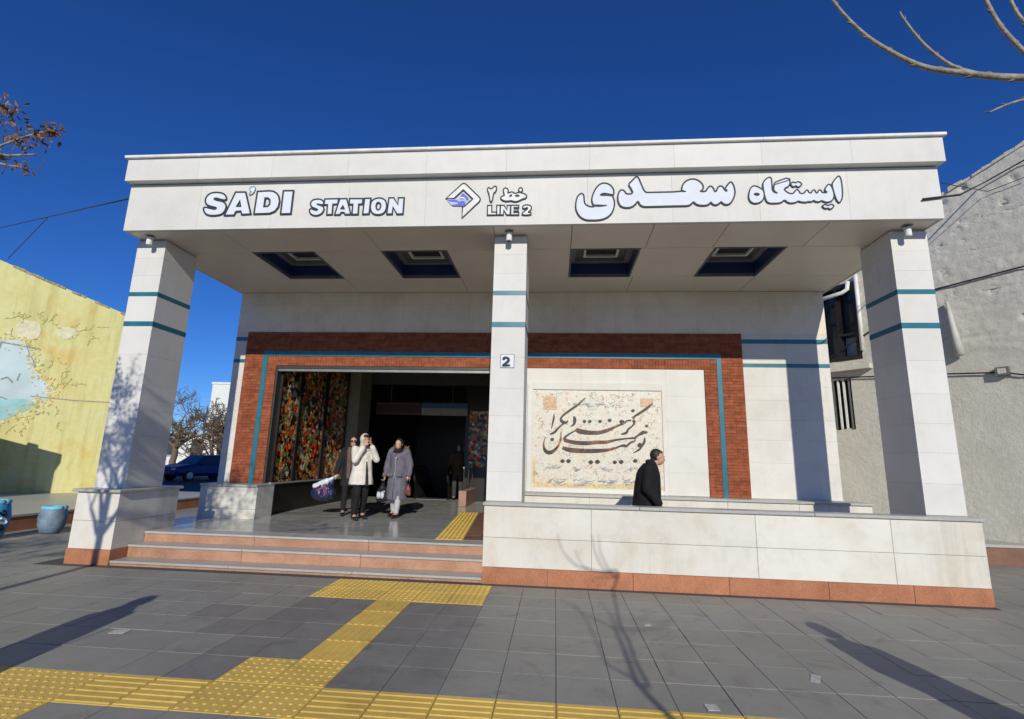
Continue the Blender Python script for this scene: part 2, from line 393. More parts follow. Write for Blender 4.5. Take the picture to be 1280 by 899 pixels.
LETTERS={"sadi":[["S",2,[[[1.682,5.512],[1.663,5.58],[1.604,5.63],[1.478,5.65],[1.379,5.628],[1.33,5.566],[1.324,5.496],[1.349,5.442],[1.419,5.407],[1.517,5.386],[1.534,5.369],[1.506,5.353],[1.439,5.368],[1.318,5.401],[1.318,5.343],[1.36,5.279],[1.43,5.249],[1.525,5.245],[1.631,5.261],[1.682,5.322],[1.695,5.391],[1.67,5.454],[1.618,5.487],[1.541,5.503],[1.477,5.521],[1.47,5.541],[1.508,5.545],[1.579,5.521],[1.635,5.509]]]],["A",0,[[[1.813,5.642],[1.982,5.639],[2.116,5.262],[1.967,5.256],[1.943,5.314],[1.866,5.307],[1.841,5.247],[1.684,5.246]],[[1.905,5.491],[1.929,5.397],[1.867,5.399]]]],["apostrophe",1,[[[2.039,5.719],[2.125,5.734],[2.138,5.681],[2.117,5.619],[2.051,5.581],[2.042,5.614],[2.083,5.641],[2.05,5.655]]]],["D",0,[[[2.177,5.645],[2.37,5.652],[2.438,5.642],[2.496,5.61],[2.54,5.554],[2.563,5.47],[2.554,5.374],[2.507,5.3],[2.419,5.264],[2.169,5.261]],[[2.319,5.528],[2.366,5.527],[2.401,5.495],[2.406,5.421],[2.377,5.387],[2.318,5.382]]]],["I",0,[[[2.605,5.646],[2.771,5.646],[2.77,5.254],[2.605,5.253]]]]],"station":[["S",2,[[[3.29,5.396],[3.274,5.465],[3.208,5.496],[3.117,5.491],[3.069,5.448],[3.072,5.391],[3.105,5.355],[3.173,5.33],[3.201,5.312],[3.163,5.302],[3.074,5.342],[3.062,5.291],[3.098,5.236],[3.172,5.212],[3.255,5.233],[3.295,5.287],[3.295,5.348],[3.266,5.376],[3.192,5.398],[3.175,5.413],[3.238,5.397]]]],["T",0,[[[3.294,5.492],[3.515,5.494],[3.51,5.405],[3.433,5.4],[3.437,5.23],[3.35,5.228],[3.346,5.395],[3.29,5.396]]]],["A",0,[[[3.535,5.491],[3.645,5.491],[3.734,5.229],[3.644,5.226],[3.621,5.261],[3.576,5.259],[3.56,5.224],[3.476,5.225]],[[3.595,5.372],[3.621,5.32],[3.568,5.321]]]],["T",0,[[[3.691,5.49],[3.904,5.486],[3.905,5.397],[3.844,5.392],[3.849,5.227],[3.753,5.224],[3.751,5.394],[3.693,5.395]]]],["I",0,[[[3.93,5.488],[4.029,5.49],[4.022,5.229],[3.922,5.225]]]],["O",2,[[[4.147,5.497],[4.245,5.472],[4.287,5.396],[4.287,5.295],[4.249,5.229],[4.17,5.208],[4.086,5.225],[4.04,5.286],[4.029,5.388],[4.057,5.462]],[[4.153,5.423],[4.194,5.391],[4.196,5.317],[4.158,5.284],[4.125,5.319],[4.121,5.393]]]],["N",0,[[[4.315,5.488],[4.391,5.489],[4.463,5.373],[4.461,5.485],[4.553,5.485],[4.553,5.219],[4.461,5.216],[4.39,5.334],[4.385,5.22],[4.3,5.219]]]]],"line2":[["L",0,[[[5.845,5.335],[5.907,5.334],[5.911,5.224],[5.981,5.223],[5.983,5.177],[5.845,5.177]]]],["I",0,[[[5.983,5.333],[6.034,5.332],[6.033,5.177],[5.988,5.178]]]],["N",0,[[[6.04,5.331],[6.094,5.33],[6.141,5.25],[6.139,5.329],[6.19,5.328],[6.188,5.175],[6.138,5.175],[6.09,5.257],[6.087,5.176],[6.04,5.177]]]],["E",0,[[[6.195,5.328],[6.314,5.326],[6.314,5.29],[6.244,5.291],[6.244,5.267],[6.306,5.265],[6.307,5.234],[6.243,5.235],[6.243,5.211],[6.316,5.21],[6.317,5.171],[6.197,5.173]]]],["two",1,[[[6.368,5.274],[6.379,5.319],[6.431,5.333],[6.491,5.319],[6.507,5.28],[6.492,5.244],[6.448,5.207],[6.501,5.207],[6.499,5.167],[6.364,5.168],[6.37,5.206],[6.438,5.257],[6.451,5.277],[6.432,5.29],[6.415,5.271]]]],["persian_two",1,[[[5.828,5.594],[5.85,5.633],[5.878,5.603],[5.904,5.611],[5.918,5.629],[5.956,5.653],[5.976,5.615],[5.963,5.56],[5.929,5.532],[5.92,5.456],[5.906,5.385],[5.878,5.398],[5.868,5.482],[5.847,5.55]]]],["persian_word",1,[[[6.035,5.46],[6.064,5.48],[6.098,5.487],[6.076,5.557],[6.076,5.601],[6.114,5.618],[6.155,5.58],[6.139,5.528],[6.168,5.534],[6.212,5.551],[6.253,5.513],[6.297,5.537],[6.348,5.527],[6.399,5.51],[6.436,5.476],[6.414,5.436],[6.362,5.425],[6.301,5.39],[6.245,5.386],[6.194,5.405],[6.132,5.393],[6.081,5.406],[6.044,5.433]],[[6.169,5.478],[6.202,5.502],[6.197,5.475]],[[6.256,5.476],[6.287,5.495],[6.316,5.482],[6.299,5.473]]]],["dot",1,[[[6.303,5.576],[6.318,5.61],[6.352,5.609],[6.369,5.577],[6.351,5.543],[6.32,5.543]]]]],"emblem":[["ring",0,[[[5.202,5.459],[5.436,5.693],[5.464,5.708],[5.496,5.694],[5.711,5.476],[5.731,5.441],[5.718,5.402],[5.463,5.138],[5.464,5.312],[5.492,5.324],[5.615,5.444],[5.463,5.599],[5.326,5.457]]]]],"emblem_fill":[["pale",1,[[[5.207,5.453],[5.372,5.443],[5.42,5.492],[5.459,5.555],[5.513,5.5],[5.579,5.441],[5.536,5.384],[5.498,5.324],[5.406,5.329],[5.303,5.334],[5.245,5.394]]]],["blue",1,[[[5.223,5.436],[5.35,5.438],[5.391,5.418],[5.417,5.393],[5.381,5.391],[5.322,5.407],[5.253,5.411]]]],["blue",2,[[[5.403,5.399],[5.459,5.423],[5.501,5.397],[5.508,5.357],[5.484,5.324],[5.429,5.331],[5.314,5.336],[5.29,5.354],[5.382,5.359]]]],["blue",1,[[[5.42,5.489],[5.46,5.55],[5.514,5.495],[5.556,5.452],[5.531,5.415],[5.51,5.453],[5.469,5.472],[5.435,5.454]]]],["white",2,[[[5.414,5.461],[5.445,5.485],[5.492,5.465],[5.517,5.428],[5.516,5.397],[5.499,5.426],[5.47,5.451],[5.438,5.447]]]]],"saadi":[["yeh",2,[[[7.198,5.469],[7.237,5.503],[7.279,5.48],[7.282,5.359],[7.308,5.31],[7.373,5.28],[7.441,5.281],[7.401,5.332],[7.39,5.417],[7.424,5.519],[7.474,5.609],[7.53,5.654],[7.596,5.662],[7.667,5.629],[7.715,5.555],[7.718,5.48],[7.694,5.449],[7.715,5.398],[7.725,5.338],[7.716,5.254],[7.677,5.16],[7.6,5.096],[7.503,5.068],[7.372,5.066],[7.285,5.077],[7.209,5.133],[7.156,5.241],[7.159,5.361],[7.178,5.44]]]],["word",1,[[[7.798,5.298],[7.771,5.373],[7.772,5.457],[7.8,5.529],[7.835,5.547],[7.872,5.525],[7.896,5.471],[7.999,5.481],[7.964,5.567],[7.927,5.629],[7.99,5.694],[8.046,5.758],[8.08,5.734],[8.114,5.63],[8.157,5.515],[8.191,5.493],[8.209,5.493],[8.681,5.494],[8.695,5.526],[8.701,5.586],[8.741,5.651],[8.801,5.686],[8.86,5.696],[8.923,5.679],[8.98,5.627],[9.004,5.573],[8.992,5.519],[8.952,5.491],[9.031,5.489],[9.055,5.533],[9.083,5.567],[9.11,5.575],[9.136,5.554],[9.158,5.488],[9.181,5.488],[9.203,5.55],[9.242,5.577],[9.278,5.56],[9.298,5.506],[9.308,5.53],[9.329,5.571],[9.387,5.64],[9.419,5.611],[9.441,5.527],[9.441,5.444],[9.409,5.351],[9.357,5.285],[9.304,5.274],[9.263,5.295],[9.239,5.328],[9.205,5.288],[9.157,5.271],[9.116,5.29],[9.095,5.324],[9.069,5.285],[9.021,5.27],[8.937,5.272],[8.885,5.293],[8.85,5.335],[8.816,5.29],[8.768,5.269],[8.63,5.27],[8.203,5.266],[8.142,5.268],[8.089,5.295],[8.064,5.364],[8.025,5.306],[7.97,5.265],[7.895,5.253],[7.83,5.271]]]]],"saadi_dark":[["a",1,[[[7.501,5.472],[7.561,5.507],[7.638,5.491],[7.716,5.475],[7.694,5.439],[7.615,5.453],[7.539,5.45]]]],["b",1,[[[7.407,5.318],[7.516,5.313],[7.641,5.302],[7.548,5.279],[7.434,5.279]]]],["c",1,[[[8.68,5.523],[8.714,5.52],[8.771,5.49],[8.686,5.487]]]],["d",1,[[[9.291,5.524],[9.328,5.527],[9.345,5.486],[9.305,5.478]]]]],"istgah":[["alef",1,[[[10.788,5.581],[10.842,5.656],[10.884,5.697],[10.91,5.661],[10.917,5.559],[10.913,5.395],[10.88,5.293],[10.849,5.274],[10.819,5.322],[10.797,5.435],[10.784,5.537]]]],["word",1,[[[9.838,5.623],[9.92,5.696],[9.962,5.691],[9.961,5.569],[9.962,5.467],[10.038,5.435],[9.974,5.484],[9.997,5.594],[10.01,5.616],[10.215,5.694],[10.212,5.557],[10.119,5.508],[10.149,5.463],[10.202,5.43],[10.249,5.432],[10.272,5.475],[10.302,5.495],[10.327,5.467],[10.338,5.43],[10.393,5.429],[10.416,5.472],[10.445,5.485],[10.46,5.44],[10.491,5.433],[10.511,5.476],[10.539,5.483],[10.553,5.438],[10.573,5.432],[10.593,5.474],[10.622,5.481],[10.639,5.434],[10.713,5.435],[10.669,5.476],[10.722,5.56],[10.758,5.565],[10.785,5.499],[10.799,5.41],[10.787,5.348],[10.753,5.302],[10.697,5.283],[10.649,5.298],[10.618,5.316],[10.588,5.293],[10.534,5.3],[10.514,5.322],[10.479,5.295],[10.435,5.305],[10.412,5.29],[10.336,5.298],[10.304,5.316],[10.257,5.287],[10.19,5.282],[10.148,5.302],[10.117,5.339],[10.069,5.291],[9.98,5.284],[9.902,5.288],[9.865,5.32],[9.849,5.406],[9.837,5.508]]]],["dots",1,[[[10.212,5.582],[10.256,5.616],[10.284,5.594],[10.329,5.62],[10.379,5.578],[10.344,5.537],[10.31,5.53],[10.29,5.555],[10.254,5.528]]]],["dots",1,[[[10.614,5.232],[10.662,5.255],[10.698,5.232],[10.749,5.258],[10.782,5.229],[10.748,5.19],[10.72,5.177],[10.695,5.2],[10.658,5.184]]]],["heh",2,[[[9.628,5.423],[9.651,5.515],[9.69,5.56],[9.73,5.564],[9.785,5.537],[9.843,5.492],[9.847,5.418],[9.83,5.346],[9.774,5.296],[9.7,5.285],[9.649,5.312],[9.627,5.366]],[[9.699,5.434],[9.743,5.449],[9.783,5.426],[9.742,5.411]]]]],"istgah_dark":[["a",0,[[[10.007,5.586],[10.208,5.65],[10.207,5.637],[10.006,5.573]]]]]}
STROKES=[[[6.859,2.509,0.011],[6.85,2.398,0.039],[6.81,2.218,0.014]],[[7.47,2.832,0.011],[7.339,2.705,0.036],[7.173,2.584,0.042],[7.036,2.478,0.034],[6.981,2.401,0.039]],[[6.981,2.394,0.042],[7.044,2.34,0.059],[7.112,2.348,0.036],[7.129,2.383,0.014]],[[7.044,2.319,0.025],[6.955,2.242,0.031],[6.873,2.151,0.045],[6.784,2.106,0.02]],[[7.243,2.461,0.028],[7.263,2.399,0.064],[7.243,2.309,0.042],[7.181,2.267,0.011]],[[6.997,2.154,0.014],[6.99,2.031,0.036],[6.97,1.949,0.042],[6.93,1.867,0.045],[6.849,1.784,0.062],[6.767,1.755,0.07],[6.692,1.794,0.059],[6.663,1.888,0.031],[6.675,1.997,0.017],[6.709,2.052,0.008]],[[8.134,2.401,0.042],[8.168,2.368,0.073],[8.215,2.389,0.028]],[[8.194,2.344,0.042],[8.058,2.284,0.036],[7.909,2.213,0.059],[7.746,2.162,0.067],[7.57,2.152,0.073],[7.393,2.169,0.087],[7.311,2.194,0.077],[7.277,2.194,0.034]],[[7.284,2.194,0.02],[7.175,2.13,0.025],[7.093,2.074,0.036],[7.059,2.005,0.064]],[[7.059,2.005,0.07],[7.148,1.98,0.062],[7.284,1.956,0.07],[7.46,1.951,0.073],[7.663,1.971,0.062],[7.866,1.982,0.056],[8.041,2.024,0.036],[8.269,2.059,0.022],[8.39,2.068,0.034],[8.43,2.062,0.028]],[[7.026,1.862,0.056],[7.121,1.824,0.073],[7.284,1.808,0.081],[7.473,1.804,0.075],[7.662,1.81,0.073],[7.797,1.82,0.064],[7.904,1.836,0.048],[8.039,1.872,0.036],[8.12,1.908,0.031],[8.2,1.923,0.05],[8.24,1.91,0.036],[8.321,1.979,0.034],[8.389,2.007,0.025],[8.416,2.035,0.02]],[[8.403,2.068,0.039],[8.471,2.123,0.031],[8.553,2.172,0.064],[8.593,2.193,0.042]],[[8.761,2.748,0.014],[8.673,2.664,0.045],[8.535,2.566,0.045],[8.426,2.496,0.036],[8.378,2.447,0.039]],[[8.384,2.413,0.05],[8.403,2.359,0.039],[8.354,2.29,0.028],[8.286,2.234,0.034],[8.245,2.166,0.045],[8.15,2.137,0.02]],[[8.343,2.405,0.022],[8.262,2.397,0.025],[8.221,2.342,0.025]],[[8.59,2.079,0.02],[8.581,1.998,0.045],[8.533,1.917,0.036],[8.478,1.849,0.031],[8.371,1.787,0.008]],[[8.468,1.962,0.056],[8.492,1.94,0.084],[8.52,1.923,0.056]]]
MDOTS=[[7.448,2.368,0.073],[7.55,2.37,0.073],[7.748,2.374,0.078],[7.933,2.398,0.081],[6.826,2.007,0.078],[8.381,2.591,0.073],[8.633,2.302,0.064],[8.617,2.18,0.064],[7.027,1.6,0.087],[7.142,1.603,0.092],[7.567,1.594,0.092],[7.694,1.604,0.098],[8.02,1.603,0.084],[8.14,1.613,0.092],[8.402,1.639,0.084]]
MPATCH=[[[6.643,2.839],[6.909,2.842],[6.911,2.583],[6.646,2.578]],[[8.526,2.832],[8.77,2.835],[8.765,2.667],[8.522,2.663]]]
MSMALL=[[7.38,2.685],[7.641,2.682],[7.846,2.706],[7.996,2.667],[6.854,1.198],[7.378,1.2],[7.87,1.214],[8.293,1.226],[6.852,1.476],[7.365,1.43],[7.886,1.457],[8.39,1.47]]
PLATE_TWO=[[6.099,3.039],[6.106,3.075],[6.144,3.09],[6.194,3.076],[6.212,3.034],[6.191,2.997],[6.148,2.969],[6.216,2.97],[6.214,2.945],[6.096,2.938],[6.103,2.969],[6.163,3.017],[6.179,3.039],[6.162,3.059],[6.14,3.056],[6.129,3.036]]
# ------------------------------------------------------------------ ground, pavement
gr = MB(); gr.add([(-400, -200, -.06), (400, -200, -.06), (400, 700, -.06), (-400, 700, -.06)], [(0, 1, 2, 3)])
struct(gr.build('ground', M['earth']))
rd = MB(); rd.add([(-60, 12.5, -.03), (14, 12.5, -.03), (14, 34, -.03), (-60, 34, -.03)], [(0, 1, 2, 3)])
struct(rd.build('road', M['asphalt']))
pv = MB(); pv.add([(-30, -16, -.008), (34, -16, -.008), (34, 12.3, -.008), (-30, 12.3, -.008)], [(0, 1, 2, 3)])
pav = struct(pv.build('pavement', M['grout']))
TX, TY, X0, Y0 = .4055, .4425, 6.905, -.92
def tile_mesh(kind):
    b = MB(); g = .0026
    b.box(-TX / 2 + g, TX / 2 - g, -TY / 2 + g, TY / 2 - g, -.03, 0 if kind == 'flat' else .001, c=.0016)
    if kind == 'rib_x':
        for k in range(6):
            y = -TY / 2 + TY * (k + .5) / 6; w = TY / 6 * .30; w2 = w * .62
            V = [(sx * (TX / 2 - .012), y + yy, z) for sx in (-1, 1) for yy, z in ((-w, .0), (-w2, .0065), (w2, .0065), (w, .0))]
            b.add(V, [(0, 1, 5, 4), (1, 2, 6, 5), (2, 3, 7, 6), (0, 3, 2, 1), (4, 5, 6, 7)])
    if kind == 'rib_y':
        for k in range(6):
            x = -TX / 2 + TX * (k + .5) / 6; w = TX / 6 * .30; w2 = w * .62
            V = [(x + xx, sy * (TY / 2 - .012), z) for sy in (-1, 1) for xx, z in ((-w, .0), (-w2, .0065), (w2, .0065), (w, .0))]
            b.add(V, [(0, 4, 5, 1), (1, 5, 6, 2), (2, 6, 7, 3), (0, 1, 2, 3), (4, 7, 6, 5)])
    if kind == 'dots':
        for i in range(6):
            for j in range(6):
                b.lathe((-TX / 2 + TX * (i + .5) / 6, -TY / 2 + TY * (j + .5) / 6, 0), [(.017, 0), (.014, .004), (.007, .0065)], 6)
    me = bpy.data.meshes.new('tile_' + kind); me.from_pydata(b.V, [], b.F); me.update(); return me
TM = {k: tile_mesh(k) for k in ('flat', 'rib_x', 'rib_y', 'dots')}
flat_dark = TM['flat'].copy(); TM['flat'].materials.append(M['tile']); flat_dark.materials.append(M['tile_dark'])
for k in ('rib_x', 'rib_y', 'dots'): TM[k].materials.append(M['yellow'])
rng = random.Random(5)
camp = cam.matrix_world.translation
def px(p):
    v = Vector(p) - camp; z = v.dot(_f)
    if z < .05: return None
    return 640 + 630.127 * v.dot(_r) / z, 449.5 - 630.127 * v.dot(_u) / z
cells = []
for i in range(-50, 46):
    for j in range(-24, 30):
        cx = X0 + (i + .5) * TX; cy = Y0 - (j + .5) * TY
        if cy < -8 or cy > 8.5 or cx < -13 or cx > 18: continue
        if -.2 < cx < 12.35 and cy > .0: continue
        if cx < -3.75 and cy > -1.0: continue
        if cx > 12.3 and cy > 3.0: continue
        cells.append((cx, cy, i, j))
def kind_of(cx, cy):
    if 3.95 < cx < 6.07 and -.93 < cy < -.10: return 'dots'
    if 4.86 < cx < 5.29 and -2.70 < cy < -.92: return 'rib_y'
    if 4.46 < cx < 5.29 and -3.60 < cy < -2.69: return 'dots'
    if -3.60 < cy < -3.12 and (5.27 < cx < 12.5 or 3.65 < cx < 4.48): return 'rib_x'
    if cx < 3.65 and cx > 2.0 and -4.4 < cy < -3.12: return 'dots'
    return 'flat'
vis = []; rest = []
for (cx, cy, i, j) in cells:
    k = kind_of(cx, cy); p = px((cx, cy, 0))
    if k != 'flat':
        if p and -120 < p[0] < 1400 and p[1] < 1000 or True:
            o = link('tactile_tile', TM[k], None, pav, (cx, cy, .0005))
        continue
    inside = p and -10 < p[0] < 1290 and p[1] < 915
    (vis if inside else rest).append(((Vector((cx, cy, 0)) - camp).length, cx, cy))
vis.sort(); rest += vis[300:]; vis = vis[:300]
def dark_zone(cx, cy):
    return 3.1 < cx < 6.06 and cy < -.9 and cy > -3.2 and rng.random() < (.9 if cx > 4.0 else .25)
for d, cx, cy in vis:
    o = link('paving_tile', flat_dark if dark_zone(cx, cy) else TM['flat'], None, pav, (cx + rng.uniform(-.001, .001), cy + rng.uniform(-.001, .001), rng.uniform(-.0015, .0008)))
    o.rotation_euler = (rng.uniform(-.003, .003), rng.uniform(-.003, .003), rng.uniform(-.003, .003))
fb = MB()
for d, cx, cy in rest:
    z = rng.uniform(-.001, .0006); g = .0026
    fb.box(cx - TX / 2 + g, cx + TX / 2 - g, cy - TY / 2 + g, cy + TY / 2 - g, -.03, z)
tag(fb.build('outer_paving', M['tile'], pav), kind='stuff')
# pale scraps of paper and gum on the paving
for n, (x, y, sx, sy, a) in enumerate([(3.02, -2.33, .075, .05, .2), (8.9, -2.45, .035, .085, -.45), (7.95, -3.05, .045, .045, .1), (7.83, -1.32, .035, .035, 0)]):
    c, s_ = math.cos(a), math.sin(a); b = MB(); Q = [(-sx, -sy), (sx * .8, -sy), (sx, sy * .9), (-sx * .9, sy)]
    V = [(x + u * c - v * s_, y + u * s_ + v * c, z) for z in (.002, .006) for u, v in Q]
    b.add(V, [(4, 5, 6, 7), (0, 1, 5, 4), (1, 2, 6, 5), (2, 3, 7, 6), (3, 0, 4, 7)])
    tag(b.build('paper_scrap', plain('paper%d' % n, (.44, .43, .41), .9, var=.3, scale=25)), ['pale paper scrap on the paving left of the yellow tactile stem', 'pinkish white scrap beside the long shadow at right', 'small pale scrap near the bottom edge of the paving at right', 'small pale fleck under the branch shadow near the parapet'][n], 'litter', 'scraps on the paving')

# planted beds with granite kerb at both sides
def bed(name, x0, x1, y0, y1, z, label, front='y', mat=None):
    t = thing(name, ((x0 + x1) / 2, (y0 + y1) / 2, 0), label, 'kerb')
    box('bed_top', (x0 + .12, x1 - .12, y0 + .12, y1 - .1, -.02, z - .012), M['slab'], t)
    edges = []
    n = max(2, int((y1 - y0) / 1.2))
    for a, b in splits(y0, y1, n):
        for xx in ((x1 - .16, x1) if front == 'x' else (x0, x0 + .16),):
            box('kerb_stone', (xx[0], xx[1], a + G, b - G, -.02, z - .05), mat, t, .006)
            box('coping_slab', (xx[0] - .015, xx[1] + .02, a + G, b - G, z - .049, z), M['slab'], t, .005)
    n = max(2, int((x1 - x0) / 1.2))
    for a, b in splits(x0 + .161, x1 - .161, n):
        box('kerb_stone', (a + G, b - G, y0, y0 + .16, -.02, z - .05), mat, t, .006)
        box('coping_slab', (a + G, b - G, y0 - .02, y0 + .175, z - .049, z), M['slab'], t, .005)
    return t
bed('raised_bed', -9.2, -3.55, -.9, 9.4, .31, 'low raised bed with orange granite kerb in front of the yellow wall', 'x', M['granite'])
bed('raised_bed', 12.65, 18.5, 3.1, 10.5, .35, 'low raised bed with brown granite kerb before the grey mortar wall', 'y', M['granite_dark'])

# ------------------------------------------------------------------ the station building
PX = [(-.02, .475), (5.925, 6.425), (11.705, 12.205)]
PF, PB = .335, 1.07
ZC, ZS = 1.03, 5.02
st = thing('metro_station', (6.1, 3.0, 0), 'pale stone metro station entrance with deep flat canopy on three square pillars', 'building')
STR = [(4.04, 4.11), (3.54, 3.62)]
for n, (a, b) in enumerate(PX):
    pil = box('pillar', (a + .012, b - .012, PF + .012, PB - .012, .1, ZS + .05), M['core'], st)
    zs = [ZC + .0, 1.43, 1.83, 2.22, 2.62, 3.08, 3.54]
    for z0, z1 in list(zip(zs[:-1], zs[1:])) + [(3.62, 4.04), (4.11, 4.39), (4.39, 4.69), (4.69, 4.99)]:
        box('stone_block', (a, b, PF, PB, z0 + .0006, z1 - .0006), M['marble'], pil, .0012)
    if n:
        for z0, z1 in ((.02, .55), (.55, 1.029)): box('stone_block', (a, b, PF + .05, PB, z0 + .0006, z1 - .0006), M['marble'], pil, .0012)
    for z0, z1 in STR:
        box('teal_band', (a - .003, b + .003, PF - .003, PB + .003, z0, z1), M['teal'], pil, .002)
# left pillar pedestal
q0, q1, w0 = -.05, .613, .115
ped = box('pedestal', (q0 + .012, q1 - .012, w0 + .012, 1.28, .0, .97), M['core'], st)
for z0, z1 in ((.2, .585), (.585, .985)):
    box('stone_block', (q0, q1, w0, 1.30, z0 + G, z1 - G), M['marble_dirty'], ped, .003)
box('granite_base', (q0 - .012, q1 + .006, w0 - .012, 1.31, -.01, .198), M['granite'], ped, .004)
box('cap_slab', (q0 - .05, q1 + .04, w0 - .05, 1.34, .987, 1.028), M['slab'], ped, .006)

# back wall: rows of stone panels around the brick frame
BY = 3.067
KX0, KX1, KZ1 = .32, 10.507, 4.143
core = MB()
core.box(.08, 1.06, BY + .03, BY + .35, 0, 5.6); core.box(5.72, 12.10, BY + .03, BY + .35, 0, 5.6); core.box(1.06, 5.72, BY + .03, BY + .35, 3.42, 5.6)
bw = core.build('front_wall', M['core'], st)
def panel_row(x0, x1, z0, z1, w, mat=M['marble_wall'], shift=0.0):
    n = max(1, round((x1 - x0) / w)); e = [x0 + (x1 - x0) * k / n for k in range(n + 1)]
    for a, b in zip(e[:-1], e[1:]):
        box('stone_panel', (a + .0008, b - .0008, BY, BY + .029, z0 + .0007, z1 - .0007), mat, bw, .0008)
for z0, z1 in ((4.74, 5.02), (4.143, 4.74)): panel_row(.05, 12.125, z0, z1, 1.2, M['beige'])
for x0, x1 in ((.05, KX0), (KX1, 12.125)):
    for z0, z1 in ((4.035, 4.143), (3.553, 3.952), (3.10, 3.478), (2.84, 3.10), (2.46, 2.84), (2.08, 2.46), (1.66, 2.08), (1.01, 1.66)):
        panel_row(x0, x1, z0, z1, .84)
    for z0, z1 in ((3.952, 4.035), (3.478, 3.553)):
        box('teal_band', (x0 + .001, x1 - .001, BY - .004, BY + .028, z0, z1), M['teal'], bw)
# side wall end return so the wall has thickness
box('side_wall', (12.10, 12.128, BY + .03, 14.5, 0, 5.5), M['marble_wall'], st)
box('side_wall', (.045, .078, BY + .03, 14.5, 0, 5.5), M['marble_wall'], st)
box('rear_wall', (.05, 12.12, 14.51, 14.8, -3, 5.5), M['core'], st)

# brick surround
BK = BY - .032
br = box('brick_frame', (KX0 + .004, 1.03, BK + .012, BY + .03, 1.012, KZ1 - .004), M['brick_joint'], st)
bb = MB(); bb.box(9.768, KX1 - .004, BK + .012, BY - .0005, 1.012, KZ1 - .004); bb.box(1.031, 9.767, BK + .012, BY - .0005, 3.42, KZ1 - .004); bb.box(5.725, 6.24, BK + .012, BY - .0005, 1.012, 3.418)
bb.build('brick_bed', M['brick_joint'], br)
bk = MB(); j = .002
def hrows(x0, x1, z0, z1, L=.21, h=.058):
    n = int((z1 - z0) / h); hh = (z1 - z0) / n
    for r in range(n):
        z = z0 + r * hh; x = x0 - (L / 2 if r % 2 else 0) + 1e-5
        while x < x1:
            a, b = max(x, x0), min(x + L, x1)
            if b - a > .02: bk.box(a + j, b - j, BK + rng.uniform(-.002, .002), BK + .02, z + j, z + hh - j)
            x += L
def vrows(x0, x1, z0, z1, L=.2, w=.058):
    n = int((x1 - x0) / w); ww = (x1 - x0) / n; m_ = max(1, round((z1 - z0) / L)); hh = (z1 - z0) / m_
    for r in range(m_):
        for k in range(n):
            bk.box(x0 + k * ww + j, x0 + (k + 1) * ww - j, BK + rng.uniform(-.002, .002), BK + .02, z0 + r * hh + j, z0 + (r + 1) * hh - j)
hrows(KX0, .725, 1.012, 3.72); hrows(.832, 1.033, 1.012, 3.42)
hrows(10.10, KX1, 1.012, 3.72); hrows(9.767, 10.005, 1.012, 3.42)
hrows(5.725, 6.235, 1.012, 3.42)
vrows(.835, 10.0, 3.42, 3.62, .2); vrows(KX0, KX1, 3.735, KZ1, .2)
tag(bk.build('brick_tiles', M['brick'], br), kind='stuff')
for x0, x1, z0, z1 in ((.728, .829, 1.012, 3.624), (10.008, 10.097, 1.012, 3.624), (.728, 10.097, 3.6245, 3.732)):
    box('teal_strip', (x0, x1, BK - .004, BK + .02, z0, z1), M['teal'], br)
# pale stone field to the right of the door, holds the mural
fld = box('stone_field', (6.24, 9.764, BY - .006, BY + .02, 1.012, 3.417), M['core'], st)
for r, (z0, z1) in enumerate(((1.014, 1.44), (1.44, 1.92), (1.92, 2.40), (2.40, 2.88), (2.88, 3.414))):
    for a, b in splits(6.242, 9.762, at=(7.4, 8.3, 9.03)):
        box('stone_panel', (a + .0007, b - .0007, BY - .014, BY - .0065, z0 + .0006, z1 - .0006), M['marble'], fld, .0006)
# plinth under the wall, left of the door and along the right half
def plinth(x0, x1, y0):
    p = box('plinth', (x0 + .01, x1 - .01, y0 + .012, BY + .02, .0, .965), M['core'], st)
    n = max(1, round((x1 - x0) / 1.2))
    for a, b in splits(x0, x1, n):
        for z0, z1 in ((.1, .56), (.56, .967)):
            box('stone_panel', (a + G, b - G, y0, BY - .002, z0 + G, z1 - G), M['marble_dirty'], p, .003)
        box('cap_slab', (a - .0 + G * .3, b + .0 - G * .3, y0 - .035, BY - .001, .968, 1.008), M['slab'], p, .005)
plinth(.13, 1.275, 2.484); plinth(6.3, 12.36, 2.62)

# canopy: fascia bands, soffit, coffers
can = box('canopy', (.03, 12.195, .06, 3.3, 5.45, 6.1), M['core'], st)
rl = MB(); rl.box(-.02, 12.25, 3.301, 14.9, 5.55, 6.1); rl.build('roof_slab', M['core'], st)
W = 12.2245
for a, b in splits(0.0, W, 10):
    box('fascia_panel', (a + .0008, b - .0008, .0, .055, 5.022, 5.81), M['marble'], can, .001)
for a, b in splits(-.017, 12.263, 10):
    box('fascia_panel', (a + .0008, b - .0008, -.12, .055, 5.822, 6.2), M['marble'], can, .001)
for x0, x1 in ((.0005, .03), (12.196, W - .0005)):
    box('fascia_side', (x0, x1, .0555, 3.4, 5.022, 5.81), M['marble'], can)
for x0, x1 in ((-.0165, .03), (12.196, 12.2625)):
    box('fascia_side', (x0, x1, .0555, 3.4, 5.822, 6.2), M['marble'], can)
box('shadow_gap', (.03, 12.19, .012, .0545, 5.8105, 5.8215), M['dark'], can)
for a, b in splits(-.055, 12.30, 5):
    box('cap_sheet', (a + .001, b - .001, -.165, 3.6, 6.203, 6.248), M['white_paint'], can, .006)
CX = [(1.6, 2.72), (3.9, 5.04), (7.11, 8.25), (9.42, 10.53)]; CY0, CY1 = .9, 2.2
sb = MB()
sb.box(.031, 12.19, .056, CY0, 5.062, 5.09); sb.box(.031, 12.19, CY1, BY, 5.062, 5.09)
xs = [.031] + [v for c in CX for v in c] + [12.19]
